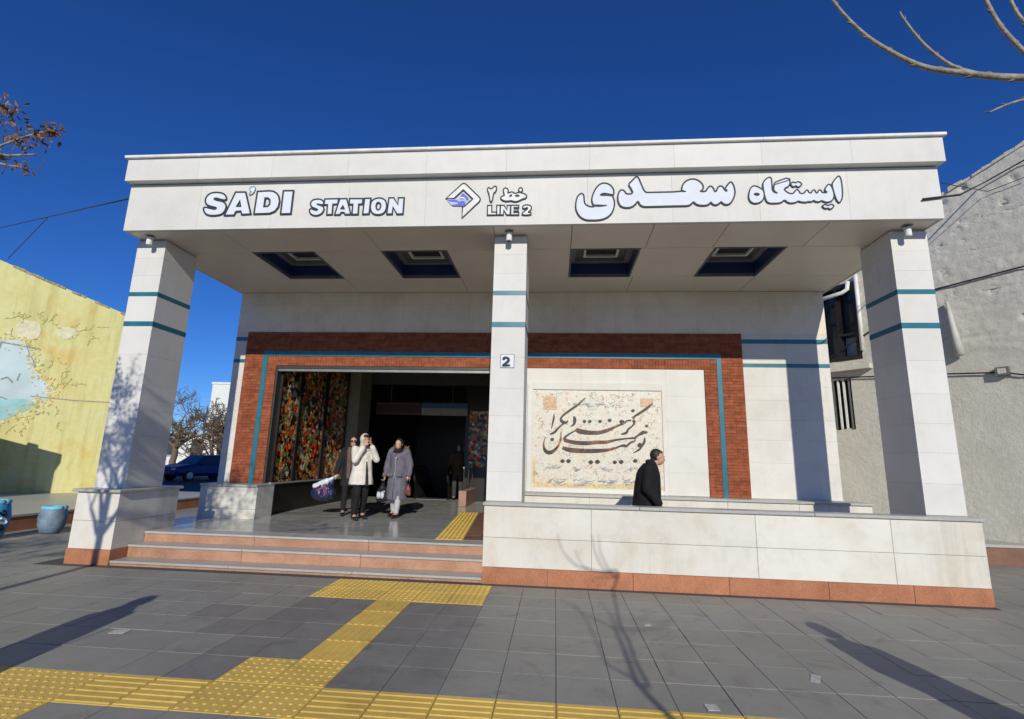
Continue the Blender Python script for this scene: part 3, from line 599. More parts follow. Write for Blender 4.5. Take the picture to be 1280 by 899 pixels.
for k in range(0, len(xs), 2): sb.box(xs[k], xs[k + 1], CY0 + .0005, CY1 - .0005, 5.062, 5.09)
sof = sb.build('soffit', M['dark'], st)
pe = [.035, 1.6, 2.72, 3.9, 5.04, 5.925, 7.11, 8.25, 9.42, 10.53, 12.185]
g2 = .004
for r, (y0, y1) in enumerate(((.058, CY0), (CY0, CY1), (CY1, BY - .002))):
    edges = pe if r == 1 else [.035, 1.6, 3.9, 5.925, 7.11, 8.31, 9.37, 10.75, 12.185] if r == 0 else [.035, 2.72, 5.04, 8.31, 10.53, 12.185]
    for a, b in zip(edges[:-1], edges[1:]):
        if r == 1 and any(abs(a - c[0]) < .01 for c in CX): continue
        box('soffit_panel', (a + g2, b - g2, y0 + g2, y1 - g2, ZS + .002, 5.06), M['soffit'], sof, .004)
for (a, b) in CX:
    cof = MB(); t = .02; h = 5.36
    cof.box(a, a + t, CY0, CY1, ZS - .004, h); cof.box(b - t, b, CY0, CY1, ZS - .004, h)
    cof.box(a + t, b - t, CY0, CY0 + t, ZS - .004, h); cof.box(a + t, b - t, CY1 - t, CY1, ZS - .004, h)
    c = cof.build('coffer', M['navy'], sof)
    box('coffer_lid', (a, b, CY0, CY1, h, h + .03), plain('coffer_grey', (.16, .155, .145), .5), c)
    tr_ = MB(); e = t + .004
    for z0, z1 in ((ZS - .006, ZS + .055),):
        tr_.box(a + .0015, a + e, CY0 + .0015, CY1 - .0015, z0, z1); tr_.box(b - e, b - .0015, CY0 + .0015, CY1 - .0015, z0, z1)
        tr_.box(a + e, b - e, CY0 + .0015, CY0 + e, z0, z1); tr_.box(a + e, b - e, CY1 - e, CY1 - .0015, z0, z1)
    tr_.build('coffer_trim', plain('trim_slate', (.13, .15, .18), .5), c)
    lip = MB(); l = .10
    for x0, x1, y0, y1 in ((a + t, a + t + l, CY0 + t, CY1 - t), (b - t - l, b - t, CY0 + t, CY1 - t), (a + t + l, b - t - l, CY0 + t, CY0 + t + l), (a + t + l, b - t - l, CY1 - t - l, CY1 - t)):
        lip.box(x0 + .0005, x1 - .0005, y0 + .0005, y1 - .0005, h - .075, h - .0005)
    lip.build('cornice', plain('cornice_grey', (.22, .22, .215), .5), c)
    mx, my = (a + b) / 2, (CY0 + CY1) / 2 + .05
    lm = MB()
    for q in ((mx - .31, mx + .31, my - .31, my - .27), (mx - .31, mx + .31, my + .27, my + .31), (mx - .31, mx - .27, my - .2695, my + .2695), (mx + .27, mx + .31, my - .2695, my + .2695)): lm.box(*q, h - .07, h - .0008)
    lm.build('lamp_frame', M['white_paint'], c)
    box('lamp_glass', (mx - .2695, mx + .2695, my - .2695, my + .2695, h - .03, h - .0006), M['dark'], c)
# little dark gap between pillars and soffit
for (a, b) in PX:
    box('pillar_head', (a + .02, b - .02, PF + .015, PB - .02, 4.991, ZS + .001), M['dark'], st)

# steps and platform
stp = thing('entrance_steps', (3.3, .5, 0), 'three broad grey treads with orange granite risers at the station entrance', 'steps')
SY, SZ = (.117, .39, .673), (.058, .234, .386)
for k in range(3):
    y0 = SY[k]; y1 = SY[k + 1] if k < 2 else 1.0
    zb = -.01 if k == 0 else SZ[k - 1]
    for a, b in splits(q1 + .008, 5.93, 3):
        if k: box('riser', (a + G, b - G, y0 + .02, y0 + .06, zb + .001, SZ[k] - .033), M['granite_pink'], stp, .002)
        box('tread', (a + G, b - G, y0, y1 + (.1 if k < 2 else 0), SZ[k] - .032, SZ[k]), M['slab'], stp, .005)
    if k == 0: box('riser', (q1 + .008, 5.93, y0 + .02, y0 + .05, -.012, SZ[0] - .0325), M['granite_pink'], stp)
    box('step_core', (q1 + .01, 5.93, y0 + .062 if k else y0 + .052, 1.1, -.01 + .001 * k, SZ[k] - .034), M['core'], stp)
pf = struct(box('platform', (-.03, 6.24, 1.11, 8.6, -.02, .366), M['core']))
slabs = []
FX = [(.63 + .662 * k, .63 + .662 * (k + 1)) for k in range(8)]
yk = [1.002] + [1.34 + .66 * k for k in range(12)]
rngf = random.Random(8)
STRIP = lambda x, y: False
for a, b in FX:
    for y0, y1 in zip(yk[:-1], yk[1:]):
        box('floor_slab', (a + .0015, b - .0015, y0 + .0015, y1 - .0015, .3665, .386), M['floor'], pf, .001)
for y0, y1 in zip(yk[:-1], yk[1:]):
    box('floor_slab', (-.03, .627, max(y0, 1.345) + .0015, y1 - .0015, .3665, .386), M['floor'], pf, .001)
# tactile strip across the platform, granite border beside it
ts = bpy.data.objects.new('tactile_strip', None); 
tsx, tsy, tsa = 5.27, 1.22, math.atan(.088)
bx = MB()
def rot2(u, v): return tsx + u * math.cos(tsa) - v * math.sin(tsa), tsy + u * math.sin(tsa) + v * math.cos(tsa)
for k in range(9):
    o = link('tactile_tile', TM['dots'], None, pf); x, y = rot2(0, k * TY); o.location = (x, y, .3905); o.rotation_euler = (0, 0, tsa); o.scale = (1.05, 1, 1)
    Q = [rot2(u, k * TY + v) for u, v in ((.22, -.215), (.55, -.215), (.55, .215), (.22, .215))]
    b = MB(); b.add([(x, y, z) for z in (.3862, .3915) for x, y in Q], [(4, 5, 6, 7), (0, 1, 5, 4), (1, 2, 6, 5), (2, 3, 7, 6), (3, 0, 4, 7)])
    b.build('border_slab', M['granite_dark'], pf)
bpy.data.objects.remove(ts)

# parapet wall at the right of the steps
par = thing('parapet_wall', (9.0, .3, 0), 'low pale stone parapet with orange granite base between the centre and right pillars', 'wall')
w1 = .36
box('wall_core', (5.95, 12.19, .13, w1, -.01, .985), M['core'], par)
for a, b in splits(5.936, 12.202, at=(7.37, 9.47, 11.12)):
    for z0, z1 in ((.2, .575), (.575, .983)):
        box('stone_panel', (a + G, b - G, .115, .1295, z0 + G, z1 - G), M['marble_dirty'], par, .002)
        box('stone_panel', (a + G, b - G, w1 + .001, w1 + .02, z0 + G, z1 - G), M['marble_dirty'], par, .002)
for a, b in splits(5.936, 12.205, at=(6.8, 7.9, 9.1, 10.3, 11.3)):
    box('granite_base', (a + G, b - G, .104, .129, -.012, .199), M['granite'], par, .003)
for x0, x1 in ((5.934, 5.9495), (12.191, 12.204)):
    box('end_stone', (x0, x1, .117, w1 + .018, .2, .983), M['marble_dirty'], par); box('granite_base', (x0, x1, .106, w1 + .018, -.012, .199), M['granite'], par)
for a, b in splits(5.915, 12.225, at=(8.0, 10.2)):
    box('coping_slab', (a + G, b - G, .085, .334, .986, 1.028), M['slab'], par, .005)
# ramp behind the parapet
rp = MB(); rp.add([(6.25, .4, .366), (12.2, .4, .02), (12.2, 2.6, .02), (6.25, 2.6, .366), (6.25, .4, -.02), (12.2, .4, -.02), (12.2, 2.6, -.02), (6.25, 2.6, -.02)], [(0, 1, 2, 3), (0, 4, 5, 1), (1, 5, 6, 2), (2, 6, 7, 3), (3, 7, 4, 0)])
struct(rp.build('ramp', M['slab']))

# door opening, hall behind it
hall = thing('entrance_hall', (3.4, 6, .386), 'dark hall behind the wide entrance with coloured panels on its left wall', 'hall')
df = MB(); df.box(1.034, 5.72, BY - .02, BY + .1, 3.36, 3.415); df.box(1.034, 1.075, BY - .02, BY + .1, .387, 3.359); df.box(5.66, 5.72, BY - .02, BY + .1, .387, 3.359)
d = df.build('door_frame', plain('frame_bronze', (.06, .055, .05), .4, .3), hall)
box('shutter_box', (1.076, 5.659, BY + .0, BY + .09, 3.305, 3.359), M['grey_metal'], d)
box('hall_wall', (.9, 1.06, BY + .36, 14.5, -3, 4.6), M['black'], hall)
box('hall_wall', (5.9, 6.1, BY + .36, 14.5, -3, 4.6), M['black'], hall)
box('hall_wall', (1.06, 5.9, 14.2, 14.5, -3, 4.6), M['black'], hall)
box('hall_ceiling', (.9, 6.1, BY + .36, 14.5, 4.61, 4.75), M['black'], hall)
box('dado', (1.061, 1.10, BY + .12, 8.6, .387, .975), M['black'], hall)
box('dado_cap', (1.061, 1.13, BY + .12, 8.6, .982, 1.02), M['slab'], hall)
for y0, y1 in ((3.25, 4.0), (4.12, 5.28), (5.42, 6.6)):
    p = box('mosaic_panel', (1.062, 1.10, y0, y1, 1.03, 4.3), M['mosaic'], hall)
    fr = MB()
    for a, b in ((y0 - .05, y0), (y1, y1 + .05)): fr.box(1.0625, 1.13, a, b, 1.03, 4.32)
    fr.build('panel_frame', M['black'], p)
box('stone_pier', (1.062, 1.42, 6.72, 7.6, 1.03, 4.5), plain('pier_stone', (.30, .265, .20), .4), hall)
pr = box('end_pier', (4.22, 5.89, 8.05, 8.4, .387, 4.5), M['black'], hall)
box('mosaic_panel', (4.33, 5.3, 8.03, 8.049, 1.35, 3.0), M['mosaic'], hall)
box('beam', (1.07, 5.89, 7.7, 8.0, 3.75, 4.3), plain('beam_grey', (.08, .085, .08), .5), hall)
# hanging direction sign
hs = thing('hanging_sign', (2.85, 8.0, 3.0), 'long hanging direction board deep inside the dark hall, blue band over grey', 'sign')
box('board', (1.46, 4.28, 7.98, 8.0, 2.84, 3.22), plain('sign_dark', (.06, .03, .03), .4), hs)
box('blue_band', (2.87, 4.27, 7.97, 7.979, 3.06, 3.215), plain('sign_blue', (.05, .13, .26), .4), hs)
box('grey_band', (2.87, 4.27, 7.97, 7.979, 2.845, 3.058), plain('sign_grey', (.35, .36, .34), .5), hs)
rb = MB()
for k in range(22): rb.box(1.49 + k * .06, 1.525 + k * .06, 7.97, 7.979, 2.86, 2.90); rb.box(1.49 + k * .06, 1.525 + k * .06, 7.97, 7.979, 3.16, 3.20)
rb.build('red_border', plain('sign_red', (.3, .08, .06), .5), hs)
for x in (1.9, 3.8): MB().tube([(x, 7.99, 3.22), (x, 7.99, 4.6)], .012).build('hanger', M['grey_metal'], hs)
# escalator with rounded balustrade ends
esc = thing('escalator', (3.2, 8.6, .386), 'escalator head with rounded black handrails in the dark hall', 'escalator')
for x in (2.75, 3.75):
    P = [(x, 8.05 + .22 - .22 * math.sin(t), 1.1 + .22 * math.cos(t) - .0) for t in [math.pi * k / 10 for k in range(10, -1, -1)]]
    P = [(x, 9.9, .66)] + P + [(x, 9.2, 1.32), (x, 12, -.4)]
    MB().tube(P, .04, 8).build('handrail', M['black'], esc, True)
    b = MB(); b.add([(x - .01, 8.15, .4), (x - .01, 8.1, 1.2), (x - .01, 9.2, 1.28), (x - .01, 12, -.45), (x - .01, 12, -1.4), (x - .01, 9.2, .3)] , [(0, 1, 2, 5), (5, 2, 3, 4)])
    b.add([(v[0] + .02, v[1], v[2]) for v in b.V], [(5, 2, 1, 0), (4, 3, 2, 5)])
    b.build('balustrade', plain('balustrade_metal', (.2, .2, .19), .25, .8), esc)
sp = MB()
for k in range(10): sp.box(2.8, 3.7, 8.6 + k * .35, 8.95 + k * .35, .0 - k * .2, .38 - k * .2 - .004)
sp.build('steps', M['grey_metal'], esc)
box('comb_plate', (2.8, 3.7, 8.27, 8.595, .36, .392), M['steel'], esc)
# railing and granite newel at the right of the hall
rl2 = thing('stair_railing', (4.55, 7.3, .386), 'granite newel with thin steel rail at the right side of the hall', 'railing')
box('newel', (4.42, 4.62, 6.3, 7.95, .387, .78), granite('pink_granite', (.3, .17, .14), (.42, .26, .22)), rl2, .01)
for y in (6.4, 7.1, 7.8): MB().tube([(4.52, y, .78), (4.52, y, 1.35)], .018).build('post', M['steel'], rl2)
MB().tube([(4.52, 6.35, 1.36), (4.52, 7.9, 1.36)], .025).build('rail', M['steel'], rl2)

# ------------------------------------------------------------------ signs on the fascia
def edge_line(name, loops, g, y0, y1, mat, parent, sm):
    """raised dark line that follows the outline of a letter"""
    b = MB()
    for L in loops:
        if sm: L = chaikin(L, sm)
        n = len(L); V = []; F = []
        for i in range(n):
            p0, p1, p2 = L[i - 1], L[i], L[(i + 1) % n]; d1 = Vector((p1[0] - p0[0], p1[1] - p0[1])); d2 = Vector((p2[0] - p1[0], p2[1] - p1[1]))
            d1 = d1.normalized() if d1.length > 1e-7 else Vector((1, 0)); d2 = d2.normalized() if d2.length > 1e-7 else d1
            n1 = Vector((d1.y, -d1.x)); h = n1 + Vector((d2.y, -d2.x)); h = n1 if h.length < .3 else h.normalized(); k = g / max(.6, h.dot(n1)); yy = y0 - (4e-5 if i % 2 else 0)
            for s_, y in ((1, yy), (-1, yy), (1, y1), (-1, y1)): V.append((p1[0] + s_ * h.x * k, y, p1[1] + s_ * h.y * k))
        for i in range(n):
            a, c = 4 * i, 4 * ((i + 1) % n); F += [(a, c, c + 1, a + 1), (a + 2, c + 2, c, a), (a + 1, c + 1, c + 3, a + 3)]
        b.add(V, F)
    return b.build(name, mat, parent)
def sign(name, loc, label, keys, cat='sign', dark=None):
    t = thing(name, loc, label, cat); ln = 0
    for key in keys:
        for nm, sm, loops in LETTERS[key]:
            big = 'istgah' not in key and 'line2' not in key and 'emblem' not in key
            g = .0125 if key == 'sadi' else .0110 if key in ('station', 'saadi') else .0090; ln += 1
            thin = nm in ('apostrophe',)
            lp = [[tuple(p) for p in l] for l in loops]
            o = plate('letter' if key != 'emblem' else 'emblem_ring', lp, -.0135 - .0004 * ln, -.001, M['letter'] if key in ('sadi', 'station', 'saadi', 'istgah') else M['white_paint'], t, 0, sm)
            edge_line('letter_edge' if key != 'emblem' else 'ring_edge', lp, g if not thin else .006, -.0185 - .0005 * ln, -.0130, M['outline'] if not thin else M['ink_grey'], o, sm)
    if dark:
        for nm, sm, loops in LETTERS[dark]: plate('letter_eye', [[tuple(p) for p in l] for l in loops], -.0195, -.0160, M['outline'], t, 0, sm)
    return t
sign('station_name_sign', (2.0, 0, 5.25), "raised outlined white Latin letters SA'DI at the left of the fascia", ['sadi'])
sign('station_word_sign', (3.8, 0, 5.2), 'raised outlined white Latin letters STATION on the fascia', ['station'])
sign('line_number_sign', (6.15, 0, 5.2), 'small raised lettering LINE 2 under the same words in Persian', ['line2'])
sign('persian_name_sign', (8.3, 0, 5.1), 'large raised outlined Persian name in white right of the fascia centre', ['saadi'], dark='saadi_dark')
sign('persian_station_sign', (10.3, 0, 5.2), 'raised outlined Persian word for station near the right end of the fascia', ['istgah'], dark='istgah_dark')
em = sign('metro_emblem', (5.45, 0, 5.15), 'white diamond metro emblem with blue swirl on the fascia', ['emblem'], 'emblem')
for n, (nm, sm, loops) in enumerate(LETTERS['emblem_fill']):
    plate('swirl', [[tuple(p) for p in l] for l in loops], -.010 - .003 * (n + 1), -.0015 if n == 0 else -.010 - .003 * n + .0002, M[{'pale': 'logo_pale', 'blue': 'logo_blue', 'white': 'white_paint'}[nm]], em, 0, sm)
# exit number plate
pl = thing('number_plate', (6.17, PF, 3.02), 'small square plate with the number 2 on the centre pillar', 'sign')
box('plate_edge', (6.068, 6.275, PF - .006, PF - .0005, 2.92, 3.125), M['outline'], pl)
box('plate_face', (6.075, 6.268, PF - .010, PF - .0062, 2.927, 3.118), plain('plate_white', (.62, .66, .70), .4, var=.04), pl)
plate('numeral', [[tuple(p) for p in PLATE_TWO]], PF - .014, PF - .0101, M['outline'], pl, .004, 1)
# spot lamps over the pillars
for n, (x, z) in enumerate(((.30, 4.93), (6.16, 4.925), (11.86, 4.92))):
    t = thing('spot_lamp', (x, .2, z), 'small white spot lamp under the canopy edge above the %s pillar' % ('left', 'centre', 'right')[n], 'lamp', 'spot lamps above the pillars')
    MB().lathe((x, .2, z), [(.038, -.07), (.045, -.06), (.045, .06), (.03, .072)], 14).build('lamp_body', M['white_paint'], t, False)
    MB().lathe((x, .2, z - .075), [(.034, 0), (.034, .004)], 12).build('lens', M['glass_dark'], t)
    bx = MB(); bx.box(x - .012, x + .012, .19, .21, z + .07, ZS + .003); bx.box(x - .06, x + .06, .16, .24, ZS - .012, ZS + .0015); bx.build('bracket', M['grey_metal'], t)

# ------------------------------------------------------------------ calligraphy mural
mu = thing('calligraphy_mural', (7.67, BY - .02, 1.03), 'framed ceramic mural with large dark Persian calligraphy on pale ground', 'mural')
MY = BY - .014
box('mural_panel', (6.44, 8.93, MY - .035, MY - .0005, 1.10, 2.98), M['mural'], mu)
for b in ((6.335, 6.439, MY - .06, MY - .0003, 1.012, 3.125), (8.931, 8.99, MY - .06, MY - .0003, 1.012, 3.125), (6.4395, 8.9305, MY - .06, MY - .0003, 2.981, 3.125), (6.4395, 8.9305, MY - .06, MY - .0003, 1.012, 1.099)):
    box('frame_bar', b, M['marble'], mu, .004)
for b in ((6.47, 8.92, 1.112, 1.19), (6.455, 6.51, 1.191, 1.62)):
    box('gold_border', (b[0], b[1], MY - .039, MY - .0352, b[2], b[3]), M['gold'], mu)
for L in MPATCH: plate('coloured_square', [[tuple(p) for p in L]], MY - .040, MY - .0355, M['rust'], mu)
def ribbon(b, P, y0, y1, n=4):
    """tapered pen stroke in the XZ plane, P = (x, z, width)"""
    Q = []
    for i in range(len(P) - 1):
        p0, p1, p2, p3 = P[max(i - 1, 0)], P[i], P[i + 1], P[min(i + 2, len(P) - 1)]
        for k in range(n):
            t = k / n
            Q.append(tuple(.5 * (2 * p1[a] + (p2[a] - p0[a]) * t + (2 * p0[a] - 5 * p1[a] + 4 * p2[a] - p3[a]) * t * t + (3 * p1[a] - p0[a] - 3 * p2[a] + p3[a]) * t ** 3) for a in range(3)))
    Q.append(tuple(P[-1])); V = []; F = []
    for i, (x, z, w) in enumerate(Q):
        a = Q[max(i - 1, 0)]; c = Q[min(i + 1, len(Q) - 1)]; d = Vector((c[0] - a[0], c[1] - a[1]))
        d = d.normalized() if d.length > 1e-7 else Vector((1, 0)); nx, nz = -d.y * max(w, .004) / 2, d.x * max(w, .004) / 2
        V += [(x + nx, y0, z + nz), (x - nx, y0, z - nz), (x + nx, y1, z + nz), (x - nx, y1, z - nz)]
    for i in range(len(Q) - 1):
        k = 4 * i
        F += [(k, k + 4, k + 5, k + 1), (k + 2, k + 6, k + 4, k), (k + 1, k + 5, k + 7, k + 3)]
    F += [(0, 1, 3, 2), (len(V) - 4, len(V) - 2, len(V) - 1, len(V) - 3)]
    b.add(V, F)
for n, S in enumerate(STROKES):
    b = MB(); ribbon(b, S, MY - .050 - .0004 * n, MY - .0345)
    b.build('pen_stroke', M['ink'] if n in (7, 9, 10, 5) else M['ink_dark'], mu)
for x, z, w in MDOTS:
    plate('diacritic', [[(x - w * .62, z), (x, z - w * .5), (x + w * .62, z), (x, z + w * .5)]], MY - .052, MY - .0345, M['ink_dark'], mu, 0, 1)
rs = random.Random(21)
for n, (x, z) in enumerate(MSMALL):
    b = MB(); big = 3 < n < 8
    for k in range(16 if big else 9):
        w = rs.uniform(.03, .2) if big else rs.uniform(.02, .11); x0 = x + rs.uniform(-.17, .12); z0 = z + rs.uniform(-.055, .06) * (1 if big else .5)
        ribbon(b, [(x0, z0 + rs.uniform(0, .03), .003), (x0 + w * .4, z0 - rs.uniform(.0, .02), .009), (x0 + w, z0 + rs.uniform(0, .05), .003)], MY - .0405 - .0003 * k, MY - .0345)
    b.build('small_script', M['ink_grey'], mu)
b = MB()                                                      # fine scrolling ornament along the edges
for k in range(420):
    e = rs.random(); x = rs.uniform(6.5, 8.88); z = rs.uniform(1.3, 2.93)
    if not (x < 6.66 or x > 8.72 or z > 2.75 or rs.random() < .4): continue
    r = rs.uniform(.012, .035); a0 = rs.uniform(0, 6.28)
    ribbon(b, [(x + r * math.cos(a0 + t * .9), z + r * math.sin(a0 + t * .9), .006) for t in range(6)], MY - .0395 - rs.random() * .0008, MY - .0345, 2)
tag(b.build('scroll_ornament', plain('ornament_brown', (.30, .22, .17), .5, var=.3), mu), kind='stuff')
# ------------------------------------------------------------------ neighbouring buildings
def wall_frame(A, d):
    d = Vector((d[0], d[1], 0)).normalized(); n = Vector((d.y, -d.x, 0))
    return lambda s, z, o=0.0: (A[0] + d.x * s + n.x * o, A[1] + d.y * s + n.y * o, z)
# yellow wall at the left, with a painted mural
_YW = wall_frame((-7.401, 7.545), (.766, .643))
YW = lambda s, z, o=0.0: _YW(s - 1.66, z, o)
yb = thing('yellow_building', (-8.0, 6.0, .3), 'yellow plastered building side with faded painted mural and sloping top edge', 'building')
def prism(loop, f, o0, o1):
    n = len(loop); V = [f(s, z, o0) for s, z in loop] + [f(s, z, o1) for s, z in loop]
    F = [tuple(range(n, 2 * n)), tuple(reversed(range(n)))] + [(k, (k + 1) % n, n + (k + 1) % n, n + k) for k in range(n)]
    return MB().add(V, F)
prism([(-9, 0), (3.3, 0), (3.3, 5.50), (2.0, 5.95), (-1.08, 7.01), (-9, 9.7)], YW, -5.0, 0).build('wall', M['ywall'], yb)
cb = MB()
rs = random.Random(3)
sx = -9.0
while sx < 3.2:
    L = rs.uniform(.12, .3); z = 6.64 - .344 * (sx)
    if rs.random() < .8: cb.add(*(lambda b: (b.V, b.F))(prism([(sx, z - .05 + rs.uniform(-.01, .01)), (sx + L, z - .05 - .344 * L), (sx + L, z + .015 - .344 * L + rs.uniform(-.015, .02)), (sx, z + .015 + rs.uniform(-.02, .01))], YW, -.2, .02 + rs.uniform(-.008, .02))))
    sx += L
tag(cb.build('worn_coping', plain('coping_worn', (.34, .30, .18), .9, var=.4, scale=14), yb), kind='stuff')
def paint(name, loop, mat, o=.004, sm=1):
    return prism(chaikin(loop, sm), YW, -.004, o).build(name, mat, yb)
paint('painted_panel', [(-4, 4.9), (-.95, 4.62), (-.18, 4.72), (.05, 4.3), (.2, 3.75), (.55, 3.45), (.68, 3.2), (.45, 2.95), (.28, 2.7), (-.05, 2.5), (-.5, 2.2), (-4, 1.9)], M['paint_sky'], .004)
paint('painted_panel', [(-4, 2.8), (-.4, 2.95), (.3, 3.0), (.28, 2.72), (-.05, 2.5), (-.5, 2.2), (-4, 1.9)], M['paint_aqua'], .0065)
paint('painted_flower', [((.72 + (.24 + .05 * math.cos(k * 2.6)) * math.cos(k * .3)), (5.08 + (.19 + .04 * math.sin(k * 3.1)) * math.sin(k * .3))) for k in range(21)], M['paint_cream'], .0075, 1)
paint('painted_flower', [(-.45, 5.3), (.05, 5.32), (.15, 5.0), (.05, 4.75), (-.35, 4.72)], M['paint_cream'], .0075, 1)
pb = MB()
def brush(pts, w, o=.009):
    for (a, b) in zip(pts[:-1], pts[1:]):
        d = Vector((b[0] - a[0], b[1] - a[1])); d.normalize(); nx, nz = -d.y * w, d.x * w
        q = prism([(a[0] + nx, a[1] + nz), (a[0] - nx, a[1] - nz), (b[0] - nx, b[1] - nz), (b[0] + nx, b[1] + nz)], YW, .0, o); pb.add(q.V, q.F)
for k in range(34):
    c = rs.choice([(1.0, 4.3), (1.05, 3.8), (.85, 3.4), (.6, 2.7), (.4, 2.4), (.2, 5.35), (.9, 5.35), (-.5, 5.4), (1.3, 5.1), (.75, 4.0), (.1, 2.2)])
    s0, z0 = c[0] + rs.gauss(0, .16), c[1] + rs.gauss(0, .16); a = rs.uniform(0, 6.28); P = [(s0, z0)]
    for q in range(6): a += rs.uniform(-.2, .6); P.append((P[-1][0] + .055 * math.cos(a), P[-1][1] + .055 * math.sin(a)))
    brush(P, rs.uniform(.005, .010), .0085 + k * .00003)
    for q in P[1::2]:
        b2 = a + rs.uniform(-1, 1); L = rs.uniform(.05, .10); e = (q[0] + L * math.cos(b2), q[1] + L * math.sin(b2)); m_ = ((q[0] + e[0]) / 2, (q[1] + e[1]) / 2); n_ = (-math.sin(b2) * L * .25, math.cos(b2) * L * .25)
        g_ = prism([q, (m_[0] - n_[0], m_[1] - n_[1]), e, (m_[0] + n_[0], m_[1] + n_[1])], YW, 0, .0098 + k * .00002); pb.add(g_.V, g_.F)
tag(pb.build('painted_leaves', M['paint_leaf'], yb), kind='stuff')
EDGE = [(-1.3, 4.75), (-.95, 4.62), (-.18, 4.72), (.05, 4.3), (.2, 3.75), (.55, 3.45), (.68, 3.2), (.45, 2.95), (.28, 2.7), (-.05, 2.5), (-.5, 2.2), (-1.3, 2.1)]
for nm, mt, cnt, sg in (('painted_olive_leaves', M['paint_leaf'], 90, .09), ('painted_ochre_leaves', M['paint_ochre'], 90, .13), ('painted_cream_petals', M['paint_cream'], 50, .08)):
    pb = MB()
    for k in range(cnt):
        i_ = rs.randrange(len(EDGE) - 1); u = rs.random(); q = (EDGE[i_][0] * (1 - u) + EDGE[i_ + 1][0] * u + rs.gauss(.03, sg), EDGE[i_][1] * (1 - u) + EDGE[i_ + 1][1] * u + rs.gauss(0, sg))
        b2 = rs.uniform(0, 6.28); L = rs.uniform(.05, .15); e = (q[0] + L * math.cos(b2), q[1] + L * math.sin(b2)); m_ = ((q[0] + e[0]) / 2, (q[1] + e[1]) / 2); n_ = (-math.sin(b2) * L * .3, math.cos(b2) * L * .3)
        g_ = prism(chaikin([q, (m_[0] - n_[0], m_[1] - n_[1]), e, (m_[0] + n_[0], m_[1] + n_[1])], 1), YW, 0, .0102 + k * .00003 + (.004 if 'cream' in nm else .002 if 'ochre' in nm else 0)); pb.add(g_.V, g_.F)
    tag(pb.build(nm, mt, yb), kind='stuff')
for n, (P, w_) in enumerate((([(-.72, 4.0), (-.66, 4.58), (.18, 4.5)], .022), ([(-.1, 4.5), (.18, 3.95)], .012), ([(.2, 3.08), (1.2, 3.04), (2.6, 3.06)], .012), ([(-.5, 3.5), (-.38, 3.58), (-.3, 3.5), (-.24, 3.44)], .02), ([(-.16, 3.5), (-.13, 3.72)], .016), ([(-.55, 2.95), (-.4, 3.0), (-.28, 2.94)], .014))):
    pb = MB(); brush(P, w_, .012 + n * .0002); pb.build('painted_line', M['paint_grey'], yb)
# low shed out of the picture at the left, its shadow falls on the yellow wall
kx = thing('garden_shed', (-9.6, 2.2, .31), 'low grey shed on the raised bed beside the yellow wall', 'shed')
box('wall', (-12.5, -7.40, 1.4, 3.9, .0, 2.62), plain('shed_grey', (.32, .31, .29), .8), kx)
b = MB(); b.add([(-12.6, 1.3, 2.622), (-7.33, 1.3, 2.622), (-7.33, 4.0, 2.622), (-12.6, 4.0, 2.622), (-12.6, 1.3, 2.89), (-7.33, 1.3, 2.88), (-7.33, 4.0, 2.88), (-12.6, 4.0, 2.89)], [(3, 2, 1, 0), (4, 5, 6, 7), (0, 1, 5, 4), (1, 2, 6, 5), (2, 3, 7, 6), (3, 0, 4, 7)])
b.build('roof', M['grey_metal'], kx); box('vent', (-8.0, -7.8, 3.7, 3.9, 2.881, 3.02), M['grey_metal'], kx)
# grey mortar wall at the right
RW = wall_frame((15.0, 4.0), (-math.sin(RAD(38)), math.cos(RAD(38))))
rbd = thing('mortar_building', (15.0, 4.0, 0), 'tall rough grey mortar building side with small windows behind the right pillar', 'building')
S0, S1, Z1 = -5.0, 3.6, 7.45
ZT = lambda s: min(9.2, 7.33 - .366 * s)
OPEN = [(1.62, 2.5, 4.16, 5.98), (1.9, 2.36, 2.5, 3.68)]
def rough(s, z):
    p = Vector((s, z, 0)); up = min(1, max(0, (z - 3.75 + .35 * noise.noise(p * .8)) / .25))
    r = .004 * noise.fractal(p * 2.3, 1, 2, 4)
    row = z * 3.3 + .35 * noise.noise(p * .7); n1 = abs(row - round(row)); n2 = noise.fractal(Vector((s * 7, z * 10, 1)), 1, 2, 4)
    crack = max(0, .10 - n1) / .10 * max(0, noise.noise(Vector((s * 1.4, z * 2.2, 4))) + .12) + max(0, noise.noise(Vector((s * 5.5, z * 4.5, 2))) - .42) * 2.2
    return r + up * (.012 * n2 - .085 * crack + .02)
step = .045; ns = int((S1 - S0) / step); nz = int(Z1 / step)
side = -1 if (Vector(RW(0, 0, 1)) - Vector(RW(0, 0, 0))).x > 0 else 1
V = []; F = []
sz = lambda i, k: (S0 + (S1 - S0) * i / ns, ZT(S0 + (S1 - S0) * i / ns) * k / nz)
for i in range(ns + 1):
    for k in range(nz + 1):
        s_, z_ = sz(i, k); V.append(RW(s_, z_, side * rough(s_, z_)))
hole = lambda s, z: any(a < s < b and c < z < d for a, b, c, d in OPEN)
for i in range(ns):
    for k in range(nz):
        if hole(*sz(i + .5, k + .5)): continue
        F.append((i * (nz + 1) + k, i * (nz + 1) + k + 1, (i + 1) * (nz + 1) + k + 1, (i + 1) * (nz + 1) + k))
mesh('wall', V, F, M['mortar'], rbd, True)
def rprism(loop, o0, o1): return prism(loop, lambda s, z, o=0: RW(s, z, side * o), o0, o1)
rprism([(S0 - .01, 0), (S1 + .01, 0), (S1 + .01, ZT(S1) - .02), (S0 - .01, ZT(S0) - .02)], -6, -.45).build('building_body', M['mortar'], rbd)
